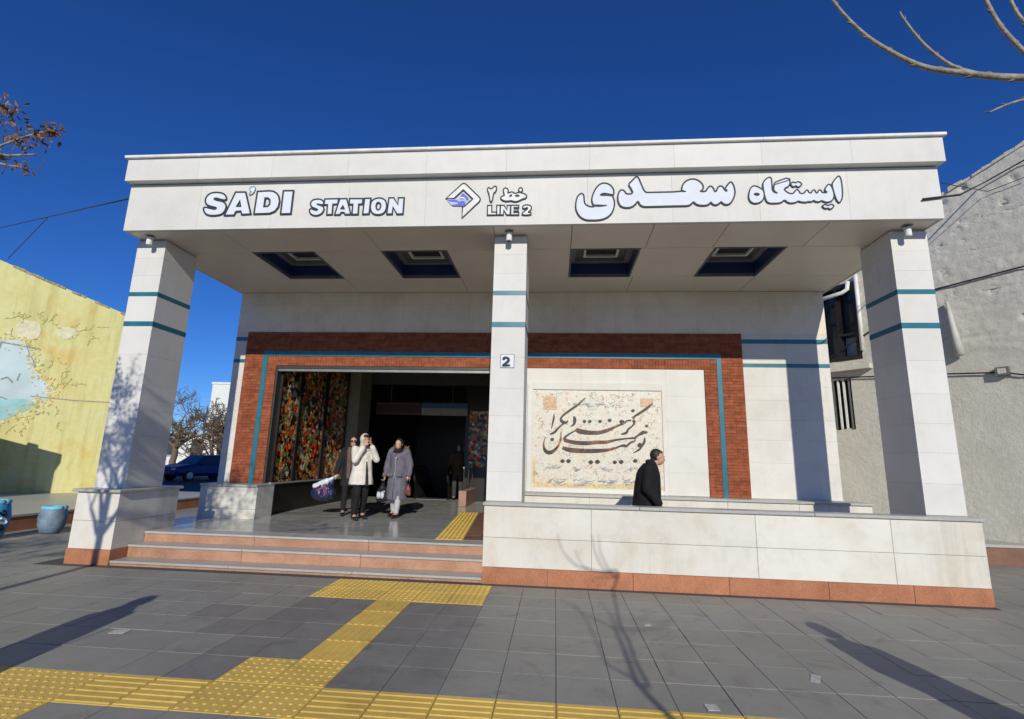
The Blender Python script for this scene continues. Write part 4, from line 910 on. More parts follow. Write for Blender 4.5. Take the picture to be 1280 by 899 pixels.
rprism([(S1 - .02, 0), (S1, 0), (S1, ZT(S1) - .02), (S1 - .02, ZT(S1) - .02)], -.449, -.03).build('wall_end', M['mortar'], rbd)
tp = MB(); rs = random.Random(12); s_ = S0
while s_ < S1:
    L = rs.uniform(.15, .35); z_ = ZT(s_); q = rprism([(s_, z_ - .03), (s_ + L * .97, z_ - .03 - .366 * L), (s_ + L * .97, z_ - .366 * L + rs.uniform(.0, .07)), (s_, z_ + rs.uniform(.0, .07))], -.5, .05 + rs.uniform(-.03, .03)); tp.add(q.V, q.F); s_ += L
tag(tp.build('broken_coping', M['mortar'], rbd), kind='stuff')
ms = MB(); z_ = 3.7
while z_ < 9:
    h_ = rs.uniform(.13, .2); s_ = S0 + .05
    while s_ < S1 - .1:
        L = rs.uniform(.18, .46); zb = z_ + .05 * noise.noise(Vector((s_ * .6, z_, 0)))
        keep = noise.noise(Vector((s_ * .55, z_ * .8, 9))) > .02 and zb > 3.75 + .35 * noise.noise(Vector((s_ * .9, 2, 0)))
        if keep and zb + h_ < ZT(s_ + L) - .03 and not any(a - .08 < s_ + L and s_ < b_ + .08 and c - .1 < zb + h_ and zb < d + .1 for a, b_, c, d in OPEN):
            J = lambda k=.03: rs.uniform(-k, k)
            lp = [(s_ + J(), zb + J()), (s_ + L * .5, zb + J()), (s_ + L - .02 + J(), zb + J()), (s_ + L - .02 + J(), zb + h_ - .02 + J()), (s_ + L * .45, zb + h_ - .02 + J()), (s_ + J(), zb + h_ - .02 + J())]
            o_ = rs.uniform(.004, .017); cs = sum(p[0] for p in lp) / 6; cz_ = sum(p[1] for p in lp) / 6
            back = [RW(p[0], p[1], -side * -0.0) for p in lp]; V = [RW(p[0], p[1], side * -.02) for p in lp] + [RW(cs + (p[0] - cs) * .93, cz_ + (p[1] - cz_) * .88, side * (o_ + J(.006))) for p in lp] + [RW(cs, cz_, side * (o_ + .006))]
            ms.add(V, [(k, (k + 1) % 6, 6 + (k + 1) % 6, 6 + k) for k in range(6)] + [(6 + k, 6 + (k + 1) % 6, 12) for k in range(6)])
        s_ += L
    z_ += h_
tag(ms.build('rough_stones', M['mortar'], rbd), kind='stuff')
# windows
A0, A1, C0, C1 = 1.62, 2.5, 4.16, 5.98
def rect(a, b, c, d): return [(a, c), (b, c), (b, d), (a, d)]
w = rprism(rect(A0, A1, C0, C1), -.3, -.28).build('window', M['glass_dark'], rbd)
fr = MB()
for L in (rect(A0 - .04, A0 + .06, C0 - .04, C1 + .04), rect(A1 - .06, A1 + .04, C0 - .04, C1 + .04), rect(A0 + .06, A1 - .06, C0 - .04, C0 + .07), rect(A0 + .06, A1 - .06, C1 - .07, C1 + .04), rect(2.0, 2.05, C0 + .07, C1 - .07), rect(A0 + .06, 2.0, 4.72, 4.77)):
    q = rprism(L, -.28, .03); fr.add(q.V, q.F)
fr.build('window_frame', M['black'], w)
rprism(rect(A0 + .07, 1.99, C0 + .08, 4.71), -.26, -.2).build('pane', plain('pale_pane', (.20, .32, .52), .15), w)
rprism(rect(1.4, 2.9, 3.86, 3.97), .0, .2).build('window_ledge', M['mortar'], w)
MB().tube([RW(2.6, 5.70, side * .12), RW(1.82, 5.76, side * .14), RW(1.72, 5.83, side * .1), RW(1.7, 6.02, side * .08)], .05, 8).build('drain_pipe', M['white_paint'], w, True)
MB().tube([RW(1.52, 6.15, side * .08), RW(1.54, 4.3, side * .08)], .045, 8).build('down_pipe', M['white_paint'], w, True)
w2 = rprism(rect(1.9, 2.36, 2.5, 3.68), -.3, -.28).build('barred_window', M['dark'], rbd)
for k in range(4):
    s_ = 1.93 + k * .12; rprism(rect(s_, s_ + .04, 2.5, 3.68), -.06, -.02).build('bar', M['white_paint'] if k in (1, 2) else M['grey_metal'], w2)
# rain pipe stub, junction box and cables on the wall
rp_ = thing('pipe_stub', RW(-.15, 4.4, side * .08), 'short tapered pale pipe fixed upright on the grey mortar wall', 'pipe')
MB().tube([RW(-.1, 5.05, side * .09), RW(-.15, 4.4, side * .11), RW(-.2, 3.9, side * .13)], [.03, .06, .085], 10).build('pipe', plain('pipe_pale', (.5, .5, .46), .6), rp_, True)
MB().tube([RW(-.13, 4.7, side * .0), RW(-.13, 4.7, side * .1)], .02).build('clip', M['grey_metal'], rp_)
jb = thing('junction_box', RW(-.77, 3.48, side * .03), 'small grey junction box on the mortar wall beside the right pillar', 'box')
rprism(rect(-.87, -.67, 3.42, 3.58), .0, .12).build('case', M['grey_metal'], jb); rprism(rect(-.83, -.71, 3.45, 3.55), .121, .13).build('cover', M['mortar'], jb)
def cable(label, P, r=.012, sag=0.0):
    Q = []
    for a, b in zip(P[:-1], P[1:]):
        a, b = Vector(a), Vector(b)
        for k in range(8):
            t = k / 8; p = a.lerp(b, t); p.z -= sag * 4 * t * (1 - t); Q.append(p)
    Q.append(Vector(P[-1])); o = MB().tube(Q, r, 6).build('cable', M['cable'], None, True)
    tag(o, label, 'cable')
cable('thick black cable from the right end of the fascia up to the mortar wall', [(11.95, -.03, 5.30), (12.45, -.02, 5.36), RW(-.97, 7.35, side * .12), RW(-1.6, 7.55, side * .1), RW(-4.8, 7.6, side * .1)], .014)
cable('black cable sagging along the upper part of the mortar wall', [RW(2.6, 4.06, side * .08), RW(1.0, 4.9, side * .08), RW(.1, 5.38, side * .06), RW(-1.3, 5.46, side * .06), RW(-4.8, 5.4, side * .06)], .017)
cable('thin black cable along the mortar wall through the junction box', [RW(2.4, 3.75, side * .05), RW(.1, 3.56, side * .05), RW(-.77, 3.48, side * .05), RW(-1.04, 3.40, side * .05), RW(-4.8, 3.3, side * .05)], .016)
cable('thin overhead wire from the fascia top right to the mortar wall', [(12.22, .3, 5.79), RW(-1.0, 7.15, side * .1), RW(-1.6, 7.2, side * .1)], .007)
cable('black wire from the fascia left end into the sky', [(.02, .1, 5.66), (-17.89, 12.0, 11.17)], .012)
cable('second wire falling from the first towards the yellow roof', [(-7.14, 4.86, 7.86), (-9.45, 5.95, 7.12)], .010)

# ------------------------------------------------------------------ street behind the left pillar
wb = thing('white_house', (-31, 46, 0), 'low white house beyond the bare trees at left', 'building')
box('wall', (-42, -25.2, 45, 52, -.05, 3.4), plain('house_white', (.72, .72, .70), .7), wb); box('roof_edge', (-42.2, -25, 44.8, 52.2, 3.401, 3.55), M['core'], wb)
for x in (-38, -34.6, -31.4, -28.4):
    f_ = box('window', (x - .7, x + .7, 44.93, 44.99, 1.2, 2.9), M['glass_dark'], wb); box('window_sill', (x - .8, x + .8, 44.85, 44.99, 1.08, 1.19), M['core'], f_)
tw = thing('white_tower', (-43, 66, 0), 'tall pale building showing above the bare trees behind the left pillar', 'building')
box('wall', (-44.4, -36.0, 64, 72, -.05, 11.6), plain('tower_white', (.70, .72, .70), .7), tw); box('parapet', (-44.5, -35.9, 63.9, 72.1, 11.601, 11.9), M['white_paint'], tw)
for z in (3, 6):
    for x in (-43, -40.6, -38.2): box('window', (x - .6, x + .6, 63.94, 63.99, z - .8, z + .8), M['glass_dark'], tw)
# blue car
def car(loc, rz):
    t = thing('parked_car', loc, 'dark blue car parked on the road behind the left pillar', 'car')
    blue = plain('car_blue', (.012, .045, .19), .25, .3); 
    secs = [(-2.05, .40, .62, .80), (-1.95, .30, .78, .86), (-1.2, .26, .93, .90), (-.75, .26, .98, .90), (.9, .26, 1.0, .90), (1.7, .28, .98, .88), (2.0, .34, .88, .84), (2.08, .42, .7, .78)]
    b = MB(); V = []; F = []
    for x, z0, z1, hw in secs:
        for y, z in ((-hw * .94, z0), (-hw, z0 + .2), (-hw, z1 - .14), (-hw * .9, z1), (hw * .9, z1), (hw, z1 - .14), (hw, z0 + .2), (hw * .94, z0)): V.append((x, y, z))
    for i in range(len(secs) - 1):
        for k in range(8): F.append((i * 8 + k, i * 8 + (k + 1) % 8, (i + 1) * 8 + (k + 1) % 8, (i + 1) * 8 + k))
    F += [tuple(range(8)), tuple(reversed(range((len(secs) - 1) * 8, len(secs) * 8)))]
    def add(name, V, F, mat, par=t, smooth=False):
        me = bpy.data.meshes.new(name); me.from_pydata([tuple(v) for v in V], [], F); me.update()
        if smooth: me.polygons.foreach_set("use_smooth", [True] * len(F))
        return link(name, me, mat, par)
    add('body', V, F, blue)
    cab = [(-1.0, .93), (-.35, 1.42), (.95, 1.46), (1.65, .97)]
    V = [(x, s * (.84 if z < 1.2 else .66), z) for s in (-1, 1) for x, z in cab]
    add('cabin', V, [(0, 1, 2, 3), (7, 6, 5, 4), (0, 4, 5, 1), (1, 5, 6, 2), (2, 6, 7, 3)], blue)
    gl = M['glass_dark']
    def lerpq(q, k, o):
        c = sum((Vector(v) for v in q), Vector()) / 4; n = (Vector(q[1]) - Vector(q[0])).cross(Vector(q[2]) - Vector(q[1])).normalized()
        if n.dot(c - Vector((0.3, 0, 1.1))) < 0: n = -n
        P = [c + (Vector(v) - c) * k + n * o for v in q]; Q = [c + (Vector(v) - c) * k - n * .01 for v in q]
        return P + Q, [(0, 1, 2, 3), (7, 6, 5, 4), (0, 4, 5, 1), (1, 5, 6, 2), (2, 6, 7, 3), (3, 7, 4, 0)]
    for q in ((V[0], V[1], V[2], V[3]), (V[4], V[5], V[6], V[7]), (V[0], V[4], V[5], V[1]), (V[2], V[6], V[7], V[3])):
        a, f = lerpq(q, .86, .006); add('window', a, f, gl)
    for x in (-1.25, 1.3):
        for s in (-1, 1):
            w = MB().lathe((x, s * .8 - .1, .31), [(.2, -.0), (.31, .01), (.32, .05), (.32, .15), (.31, .19), (.2, .2)], 18, axis='y')
            o = add('wheel', w.V, w.F, M['cable']); w = MB().lathe((x, s * .8 - (.108 if s < 0 else -.1), .31), [(.06, -.004), (.19, 0), (.19, .01)], 12, axis='y'); add('rim', w.V, w.F, M['steel'], o)
    for s in (-1, 1):
        w = MB().box(-2.06, -1.96, s * .62 - .16, s * .62 + .16, .6, .74, c=.02); add('headlight', w.V, w.F, plain('lamp_clear', (.6, .62, .62), .1))
        w = MB().box(1.98, 2.09, s * .66 - .12, s * .66 + .12, .62, .8, c=.02); add('tail_light', w.V, w.F, plain('lamp_red', (.3, .02, .015), .2))
        w = MB().box(-.75, -.6, s * .98 - .08, s * .98 + .08, .93, 1.05, c=.03); add('mirror', w.V, w.F, blue)
    w = MB().box(-2.1, -2.0, -.5, .5, .42, .56, c=.02); add('grille', w.V, w.F, M['black'])
    t.rotation_euler = (0, 0, rz)
car((-13.6, 21.5, -.03), RAD(70))

# ------------------------------------------------------------------ trees
def rv(r, k): return Vector((r.gauss(0, k), r.gauss(0, k), r.gauss(0, k)))
def grow(tb, wb_, leaf, p, d, L, r, depth, rg, up=.15, spread=.6, nseg=4, leafn=0, lsz=.05, minr=.004, thick=.03):
    P = [p.copy()]; R = [r]; dd = d.copy()
    for k in range(nseg):
        dd = (dd + rv(rg, .13) + Vector((0, 0, up * .25))).normalized(); P.append(P[-1] + dd * (L / nseg)); R.append(max(minr, r * (1 - .42 * (k + 1) / nseg)))
    (tb if r > thick else wb_).tube(P, R, 6 if r > thick else 4)
    if depth <= 0:
        for k in range(leafn):
            q = P[rg.randrange(1, len(P))] + rv(rg, .05); a = rv(rg, 1).normalized() * lsz * rg.uniform(.6, 1.2); b_ = rv(rg, 1).normalized() * lsz * rg.uniform(.5, 1)
            c_ = a.cross(b_).normalized() * lsz * .25
            leaf.add([q, q + a * .6 + b_ * .5 + c_, q + a * 1.4, q + a * .6 - b_ * .5 + c_], [(0, 1, 2, 3)])
        return
    nb = rg.choice((2, 3, 3)) if depth > 1 else rg.choice((3, 4))
    for k in range(nb):
        i = rg.randrange(max(1, nseg - 2), nseg + 1); nd = (dd + rv(rg, spread)).normalized()
        grow(tb, wb_, leaf, P[i], nd, L * rg.uniform(.6, .85), R[i] * rg.uniform(.5, .75), depth - 1, rg, up, spread, nseg, leafn, lsz, minr, thick)
def tree(name, base, label, H, r, depth, seed, leafn=0, group=None, spread=.55, lean=(0, 0), trunk_h=.38, barkm=None, minr=.004, lsz=.06, limbs=4, thick=.03, lf_=(.24, .32)):
    t = thing(name, base, label, 'tree', group); rg = random.Random(seed); tb, wb_, lf = MB(), MB(), MB()
    b = Vector(base); P = [b + Vector((0, 0, -.05))]; R = [r * 1.25]
    for k in range(1, 6): P.append(b + Vector((lean[0] * k / 5 + rg.gauss(0, r * .3), lean[1] * k / 5 + rg.gauss(0, r * .3), H * trunk_h * k / 5))); R.append(r * (1 - .07 * k))
    tb.tube(P, R, 9)
    for k in range(limbs):
        a = 2 * math.pi * (k + rg.random() * .6) / limbs
        grow(tb, wb_, lf, P[-1 if k % 2 else -2], Vector((math.cos(a) * .75, math.sin(a) * .75, rg.uniform(.6, 1.2))).normalized(), H * rg.uniform(*lf_), r * .55, depth, rg, .2, spread, 4, leafn, lsz, minr, thick)
    tb.build('trunk', barkm or M['bark'], t, True); c = wb_.build('crown', M['twig'], t)
    if lf.V: tag(lf.build('leaves', M['leaf_dry'], t), kind='stuff')
    return t
tree('bare_tree', (-21.0, 28.5, 0), 'bare tree with dark forked trunk behind the left pillar', 5.7, .26, 5, 4, group='bare trees across the road', minr=.012, thick=.05, limbs=5)
tree('bare_tree', (-17.6, 28.0, 0), 'bushy bare tree right of the blue car roof', 5.6, .16, 6, 9, group='bare trees across the road', minr=.02, trunk_h=.2, thick=.05, limbs=7, spread=.7)
tree('bare_tree', (-19.6, 36, 0), 'distant bare brown tree in front of the white house', 6.2, .18, 6, 15, group='bare trees across the road', minr=.02, trunk_h=.25, thick=.05, limbs=6, spread=.7)
# leafy tree at the left edge, throws its shadow on the left pillar
tl = tree('plane_tree', (1.12, -5.3, 0), 'tree with brown withered leaves reaching in at the left edge', 7.6, .075, 4, 31, leafn=8, lean=(.05, .05), trunk_h=.46, lsz=.055, spread=.5, limbs=6, thick=.02, lf_=(.10, .135))
rg = random.Random(77); tb, wb_, lf = MB(), MB(), MB(); KK = .66; near = lambda p: camp + (Vector(p) - camp) * KK
for P in ([(-1.4, -4.3, 4.2), (1.6, -3.7, 3.9), (2.15, -3.5, 4.05), (2.45, -3.5, 4.16), (2.7, -3.5, 4.22)], [(1.6, -3.7, 3.9), (2.05, -3.5, 3.95), (2.4, -3.5, 3.88), (2.52, -3.5, 3.86)], [(1.7, -3.7, 3.95), (2.05, -3.5, 4.3), (2.2, -3.5, 4.5)], [(2.15, -3.5, 4.05), (2.3, -3.5, 3.98), (2.5, -3.45, 4.02)]):
    P = [near(p) for p in P]; tb.tube(P, [.010 * (1 - .75 * k / len(P)) for k in range(len(P))], 5)
    for a, b in zip(P[:-1], P[1:]):
        for k in range(4):
            q = a.lerp(b, rg.random()); e = q + rv(rg, .05); wb_.tube([q, q.lerp(e, .5) + rv(rg, .008), e], .0018, 4)
for c, n, sg in (((2.66, -3.5, 4.2), 60, .035), ((2.42, -3.5, 4.12), 55, .045), ((2.2, -3.5, 4.42), 70, .05), ((2.16, -3.5, 4.0), 60, .06), ((2.5, -3.5, 3.86), 14, .03), ((2.12, -3.5, 3.55), 12, .03), ((2.55, -3.5, 4.17), 16, .03), ((2.2, -3.5, 4.25), 20, .05)):
    for k in range(n):
        q = near(c) + Vector((rg.gauss(0, sg * .9), rg.gauss(0, sg * .7), rg.gauss(0, sg * .55))); a = rv(rg, 1).normalized() * .022 * rg.uniform(.5, 1.5); b_ = rv(rg, 1).normalized() * .021
        c_ = a.cross(b_).normalized() * .006
        lf.add([q, q + a * .6 + b_ * .5 + c_, q + a * 1.5, q + a * .6 - b_ * .5 + c_], [(0, 1, 2, 3)])
tb.build('branch', M['bark_pale'], tl, True); tag(wb_.build('twigs', M['twig'], tl), kind='stuff'); tag(lf.build('leaf_clusters', M['leaf_dry'], tl), kind='stuff')
tree('plane_tree', (-1.1, -5.6, 0), 'small tree whose branch shadows streak the paving beside the left pedestal', 4.6, .06, 4, 52, leafn=6, lean=(.05, .05), trunk_h=.42, spread=.55, limbs=6, thick=.02, minr=.006, lf_=(.16, .22))
# young bare tree beside the camera: its trunk shadow crosses the paving, its limbs cross the upper right corner
yt = thing('young_bare_tree', (8.36, -8.0, 0), 'pale bare budding branches crossing the upper right corner', 'tree')
K = math.tan(SUN_EL) / math.cos(SUN_AZ); TA = math.tan(SUN_AZ)
def lift(x, y, Y=-8.0): return Vector((x + TA * (y - Y), Y, K * (y - Y)))
tb = MB(); wb_ = MB(); bd = MB()
tr = [Vector((8.36, -8, -.05)), Vector((8.34, -8, 1.0)), lift(7.64, -3.24), lift(7.50, -2.72), lift(7.5, -2.14, -7.97), lift(7.49, -1.51, -7.95), lift(7.5, -1.13, -7.93), lift(7.40, -.3, -7.9)]
tb.tube(tr, [.038, .033, .027, .024, .019, .015, .011, .003], 8)
for P, r in (([lift(7.5, -2.65), lift(7.41, -2.54, -8.03), lift(7.31, -2.4, -8.06), lift(7.27, -1.84, -8.1), lift(7.2, -1.12, -8.1), lift(7.1, -.6, -8.1)], .012), ([lift(7.49, -1.5, -7.95), lift(7.17, -.98, -8.02), lift(6.96, -.47, -8.05)], .011), ([lift(7.5, -1.5, -7.95), lift(7.72, -1.48, -7.9), lift(7.98, -1.38, -7.88), lift(8.14, -1.02, -7.86), lift(8.1, -.5, -7.85)], .010)):
    wb_.tube(P, [r * (1 - .6 * k / len(P)) for k in range(len(P))], 6)
def smoothP(P, n=4):
    P = [Vector(p) for p in P]; Q = []
    for i in range(len(P) - 1):
        p0, p1, p2, p3 = P[max(i - 1, 0)], P[i], P[i + 1], P[min(i + 2, len(P) - 1)]
        for k in range(n):
            t = k / n; Q.append(.5 * (2 * p1 + (p2 - p0) * t + (2 * p0 - 5 * p1 + 4 * p2 - p3) * t * t + (3 * p1 - p0 - 3 * p2 + p3) * t ** 3))
    return Q + [P[-1]]
YB = -5.5
rg = random.Random(9)
for P, r0, r1 in (([lift(7.51, -2.75), lift(7.58, -2.74, -7.8), lift(7.56, -2.32, -7.6), lift(7.57, -1.79, -7.1), lift(7.55, -1.38, -6.7), lift(7.6, -.5, -6.1), (8.5, YB, 2.735), (8.33, YB, 2.745), (8.20, YB, 2.755), (8.09, YB, 2.775), (7.99, YB, 2.80), (7.90, YB, 2.86), (7.82, YB, 2.94), (7.745, YB, 3.07), (7.72, YB, 3.2)], .019, .003),
                  ([(8.15, YB, 2.765), (8.07, YB, 2.80), (8.0, YB, 2.88), (7.955, YB, 2.97), (7.945, YB, 3.0)], .006, .002),
                  ([(8.52, -5.56, 2.72), (8.42, -5.52, 2.74), (8.33, YB, 2.775), (8.24, YB, 2.90), (8.2, YB, 3.02), (8.17, YB, 3.2)], .009, .0045),
                  ([(8.45, -5.55, 2.72), (8.36, YB, 2.82), (8.30, YB, 2.93), (8.27, YB, 3.01), (8.25, YB, 3.2)], .0075, .004),
                  ([(8.52, -5.56, 2.72), (8.42, -5.52, 2.69), (8.3, YB, 2.685), (8.22, YB, 2.668), (8.15, YB, 2.638)], .008, .0022)):
    Q = smoothP(P); n = len(Q); R = [r0 + (r1 - r0) * (k / (n - 1)) for k in range(n)]
    tb.tube(Q, R, 8)
    acc = 0
    for k in range(1, n):
        acc += (Q[k] - Q[k - 1]).length
        if acc > .055 and Q[k].y > -6:
            acc = 0; s_ = (Q[k] - Q[k - 1]).normalized(); nn = s_.cross(Vector((0, 1, 0))).normalized() * rg.choice((-1, 1)); q = Q[k] + nn * R[k] * .8
            bd.tube([q, q + (nn * .5 + s_ * .6) * .007, q + (nn * .6 + s_ * 1.4) * .009], [R[k] * .55 + .001, R[k] * .4 + .001, .0008], 5)
tb.build('trunk', M['bark_pale'], yt, True); wb_.build('crown', M['bark_pale'], yt, True); tag(bd.build('buds', M['bark'], yt), kind='stuff')

# ------------------------------------------------------------------ painted pots at the left kerb
def pot(x, y, label, rim, body, oval):
    t = thing('painted_pot', (x, y, 0), label, 'pot', 'painted pots by the kerb')
    s = MB().lathe((x, y, 0), [(.12, 0), (.17, .04), (.215, .16), (.225, .30), (.20, .42), (.18, .47), (.14, .47), (.13, .36)], 20)
    if oval: s.V = [(x + (v[0] - x) * .95, y + (v[1] - y) * 1.05, v[2] * 1.35) for v in s.V]
    s.build('bowl', body, t, True)
    zr = .47 * (1.35 if oval else 1)
    n = 24; P = [(x + .165 * (.95 if oval else 1) * math.cos(6.2832 * k / n), y + .165 * (1.05 if oval else 1) * math.sin(6.2832 * k / n), zr) for k in range(n + 1)]
    MB().tube(P, .042, 8).build('rim', rim, t, True)
    MB().lathe((x, y, zr - .1), [(.135, 0), (.135, .03)], 16).build('soil', M['earth'], t)
    return t
lb = plain('pot_light_blue', (.20, .52, .68), .5, var=.25, scale=9); gb = plain('pot_grey_blue', (.16, .22, .30), .6, var=.4, scale=5); bb_ = plain('pot_blue', (.03, .30, .58), .5, var=.3, scale=8)
pot(-2.72, 2.4, 'grey blue pot with a light blue ring rim by the granite kerb', lb, gb, False)
p = pot(-2.98, 1.55, 'taller light blue painted pot at the left edge of the picture', lb, bb_, True)
for k, (dz, w) in enumerate(((.2, .09), (.32, .11), (.45, .09))):
    MB().tube([(-2.98 + .215, 1.55 - .06 + w * math.sin(t * .8), dz + .05 * math.cos(t * 1.1)) for t in range(7)], .02, 5).build('painted_mark', M['white_paint'] if k % 2 else M['black'], p)
# ------------------------------------------------------------------ people
def p_cap(b, p0, r0, p1, r1, n=10):
    p0, p1 = Vector(p0), Vector(p1); d = p1 - p0; L = d.length; t = d.normalized() if L > 1e-6 else Vector((0, 0, 1)); P = []; R = []
    for k in range(5): a = math.pi / 2 * k / 5; P.append(p0 - t * r0 * math.cos(a)); R.append(max(.0008, r0 * math.sin(a)))
    for k in range(5): P.append(p0.lerp(p1, k / 4)); R.append(r0 + (r1 - r0) * k / 4)
    for k in range(1, 6): a = math.pi / 2 * (1 - k / 5); P.append(p1 + t * r1 * math.cos(a)); R.append(max(.0008, r1 * math.sin(a)))
    b.tube(P, R, n)
def p_ell(b, c, r, n=14, pitch=0.0):
    V = []; F = []; m = n // 2 + 2; cp, sp = math.cos(pitch), math.sin(pitch)
    for i in range(m + 1):
        a = math.pi * i / m
        for k in range(n):
            w = 2 * math.pi * k / n; x, y, z = r[0] * math.sin(a) * math.cos(w), r[1] * math.sin(a) * math.sin(w), r[2] * math.cos(a)
            V.append((c[0] + x, c[1] + y * cp - z * sp, c[2] + y * sp + z * cp))
    for i in range(m):
        for k in range(n): F.append((i * n + k, (i + 1) * n + k, (i + 1) * n + (k + 1) % n, i * n + (k + 1) % n))
    b.add(V, F)
def p_loft(b, rings, n=26, fold=0, seed=0):
    rg = random.Random(seed); ph = [rg.uniform(0, 6.28) for _ in range(3)]; V = []; F = []
    zb, zt = rings[0][2], rings[-1][2]
    for (cx, cy, z, rx, ry) in rings:
        g = fold * max(0, 1 - (z - zb) / max(.01, (zt - zb) * .8))
        for k in range(n):
            w = 2 * math.pi * k / n; m = 1 + g * (math.sin(7 * w + ph[0]) * .6 + math.sin(11 * w + ph[1]) * .4)
            V.append((cx + rx * m * math.cos(w), cy + ry * m * math.sin(w), z))
    for i in range(len(rings) - 1):
        for k in range(n): F.append((i * n + k, i * n + (k + 1) % n, (i + 1) * n + (k + 1) % n, (i + 1) * n + k))
    F += [tuple(reversed(range(n))), tuple(range((len(rings) - 1) * n, len(rings) * n))]
    b.add(V, F)
def fuse(name, b, mat, parent, voxel=.012, it=4, disp=0.0):
    me = bpy.data.meshes.new('tmp'); me.from_pydata([tuple(v) for v in b.V], [], b.F)
    o = bpy.data.objects.new('tmp', me)
    m = o.modifiers.new('r', 'REMESH'); m.mode = 'VOXEL'; m.voxel_size = voxel
    s = o.modifiers.new('s', 'SMOOTH'); s.factor = .5; s.iterations = it
    new = evaluate(o); new.name = name
    bpy.data.objects.remove(o); bpy.data.meshes.remove(me)
    if disp:
        n = len(new.vertices); co = [0.0] * (3 * n); no = [0.0] * (3 * n)
        new.vertices.foreach_get("co", co); new.vertices.foreach_get("normal", no)
        for i in range(0, 3 * n, 3):
            k = disp * noise.noise(Vector((co[i] * 16, co[i + 1] * 16, co[i + 2] * 7)))
            co[i] += no[i] * k; co[i + 1] += no[i + 1] * k; co[i + 2] += no[i + 2] * k
        new.vertices.foreach_set("co", co); new.update()
    new.polygons.foreach_set("use_smooth", [True] * len(new.polygons)); new.materials.clear()
    return link(name, new, mat, parent)
SKIN = plain('skin', (.52, .30, .21), .5, var=.08, scale=20)
HAIR = plain('dark_hair', (.02, .014, .011), .6)
SHOE = plain('black_shoe', (.014, .013, .013), .4)
def cloth(name, c, var=.14): return plain(name, c, .85, var=var, scale=9, spec=.2, bump=.25, bscale=160)
def hand(b, w, d, curl, s, inward):
    """palm and five fingers from wrist w along d"""
    d = Vector(d).normalized(); side = Vector(inward) - d * Vector(inward).dot(d); side.normalize(); nrm = d.cross(side)
    w = Vector(w); pc = w + d * .045 * s
    for k in range(4): o = side * (.027 - .018 * k) * s; p_cap(b, w + o * .6 + d * .01, .014 * s, w + o + d * .08 * s, .0115 * s, 8)
    for k, L in enumerate((.072, .08, .074, .058)):
        o = side * (.029 - .0195 * k) * s; a = w + o + d * .085 * s; c1 = a + (d * math.cos(curl) + nrm * math.sin(curl)) * L * .5 * s; c2 = c1 + (d * math.cos(curl * 2) + nrm * math.sin(curl * 2)) * L * .5 * s
        p_cap(b, a, .0092 * s, c1, .0086 * s, 7); p_cap(b, c1, .0086 * s, c2, .0072 * s, 7)
    a = w + side * .028 * s + d * .028 * s; c1 = a + (side * .75 + d * .7).normalized() * .035 * s; c2 = c1 + (side * .3 + d * .9 + nrm * .35).normalized() * .032 * s
    p_cap(b, a, .012 * s, c1, .0105 * s, 7); p_cap(b, c1, .0105 * s, c2, .0085 * s, 7)
BASE = dict(head=(0, -.02, 1.53), neck=(0, .012, 1.38), sl=(-.175, .01, 1.34), sr=(.175, .01, 1.34), el=(-.235, .035, 1.07), er=(.235, .035, 1.07), wl=(-.245, -.05, .84), wr=(.245, -.05, .84),
            dl=(0, -.25, -1), dr=(0, -.25, -1), kl=(-.095, -.03, .47), kr=(.095, -.03, .47), al=(-.095, .02, .085), ar=(.095, .02, .085), tl=(-.105, -.15, .035), tr=(.105, -.15, .035), pitch=0.0, curl=.5, hl=(-.085, .0, .86), hr=(.085, 0, .86))
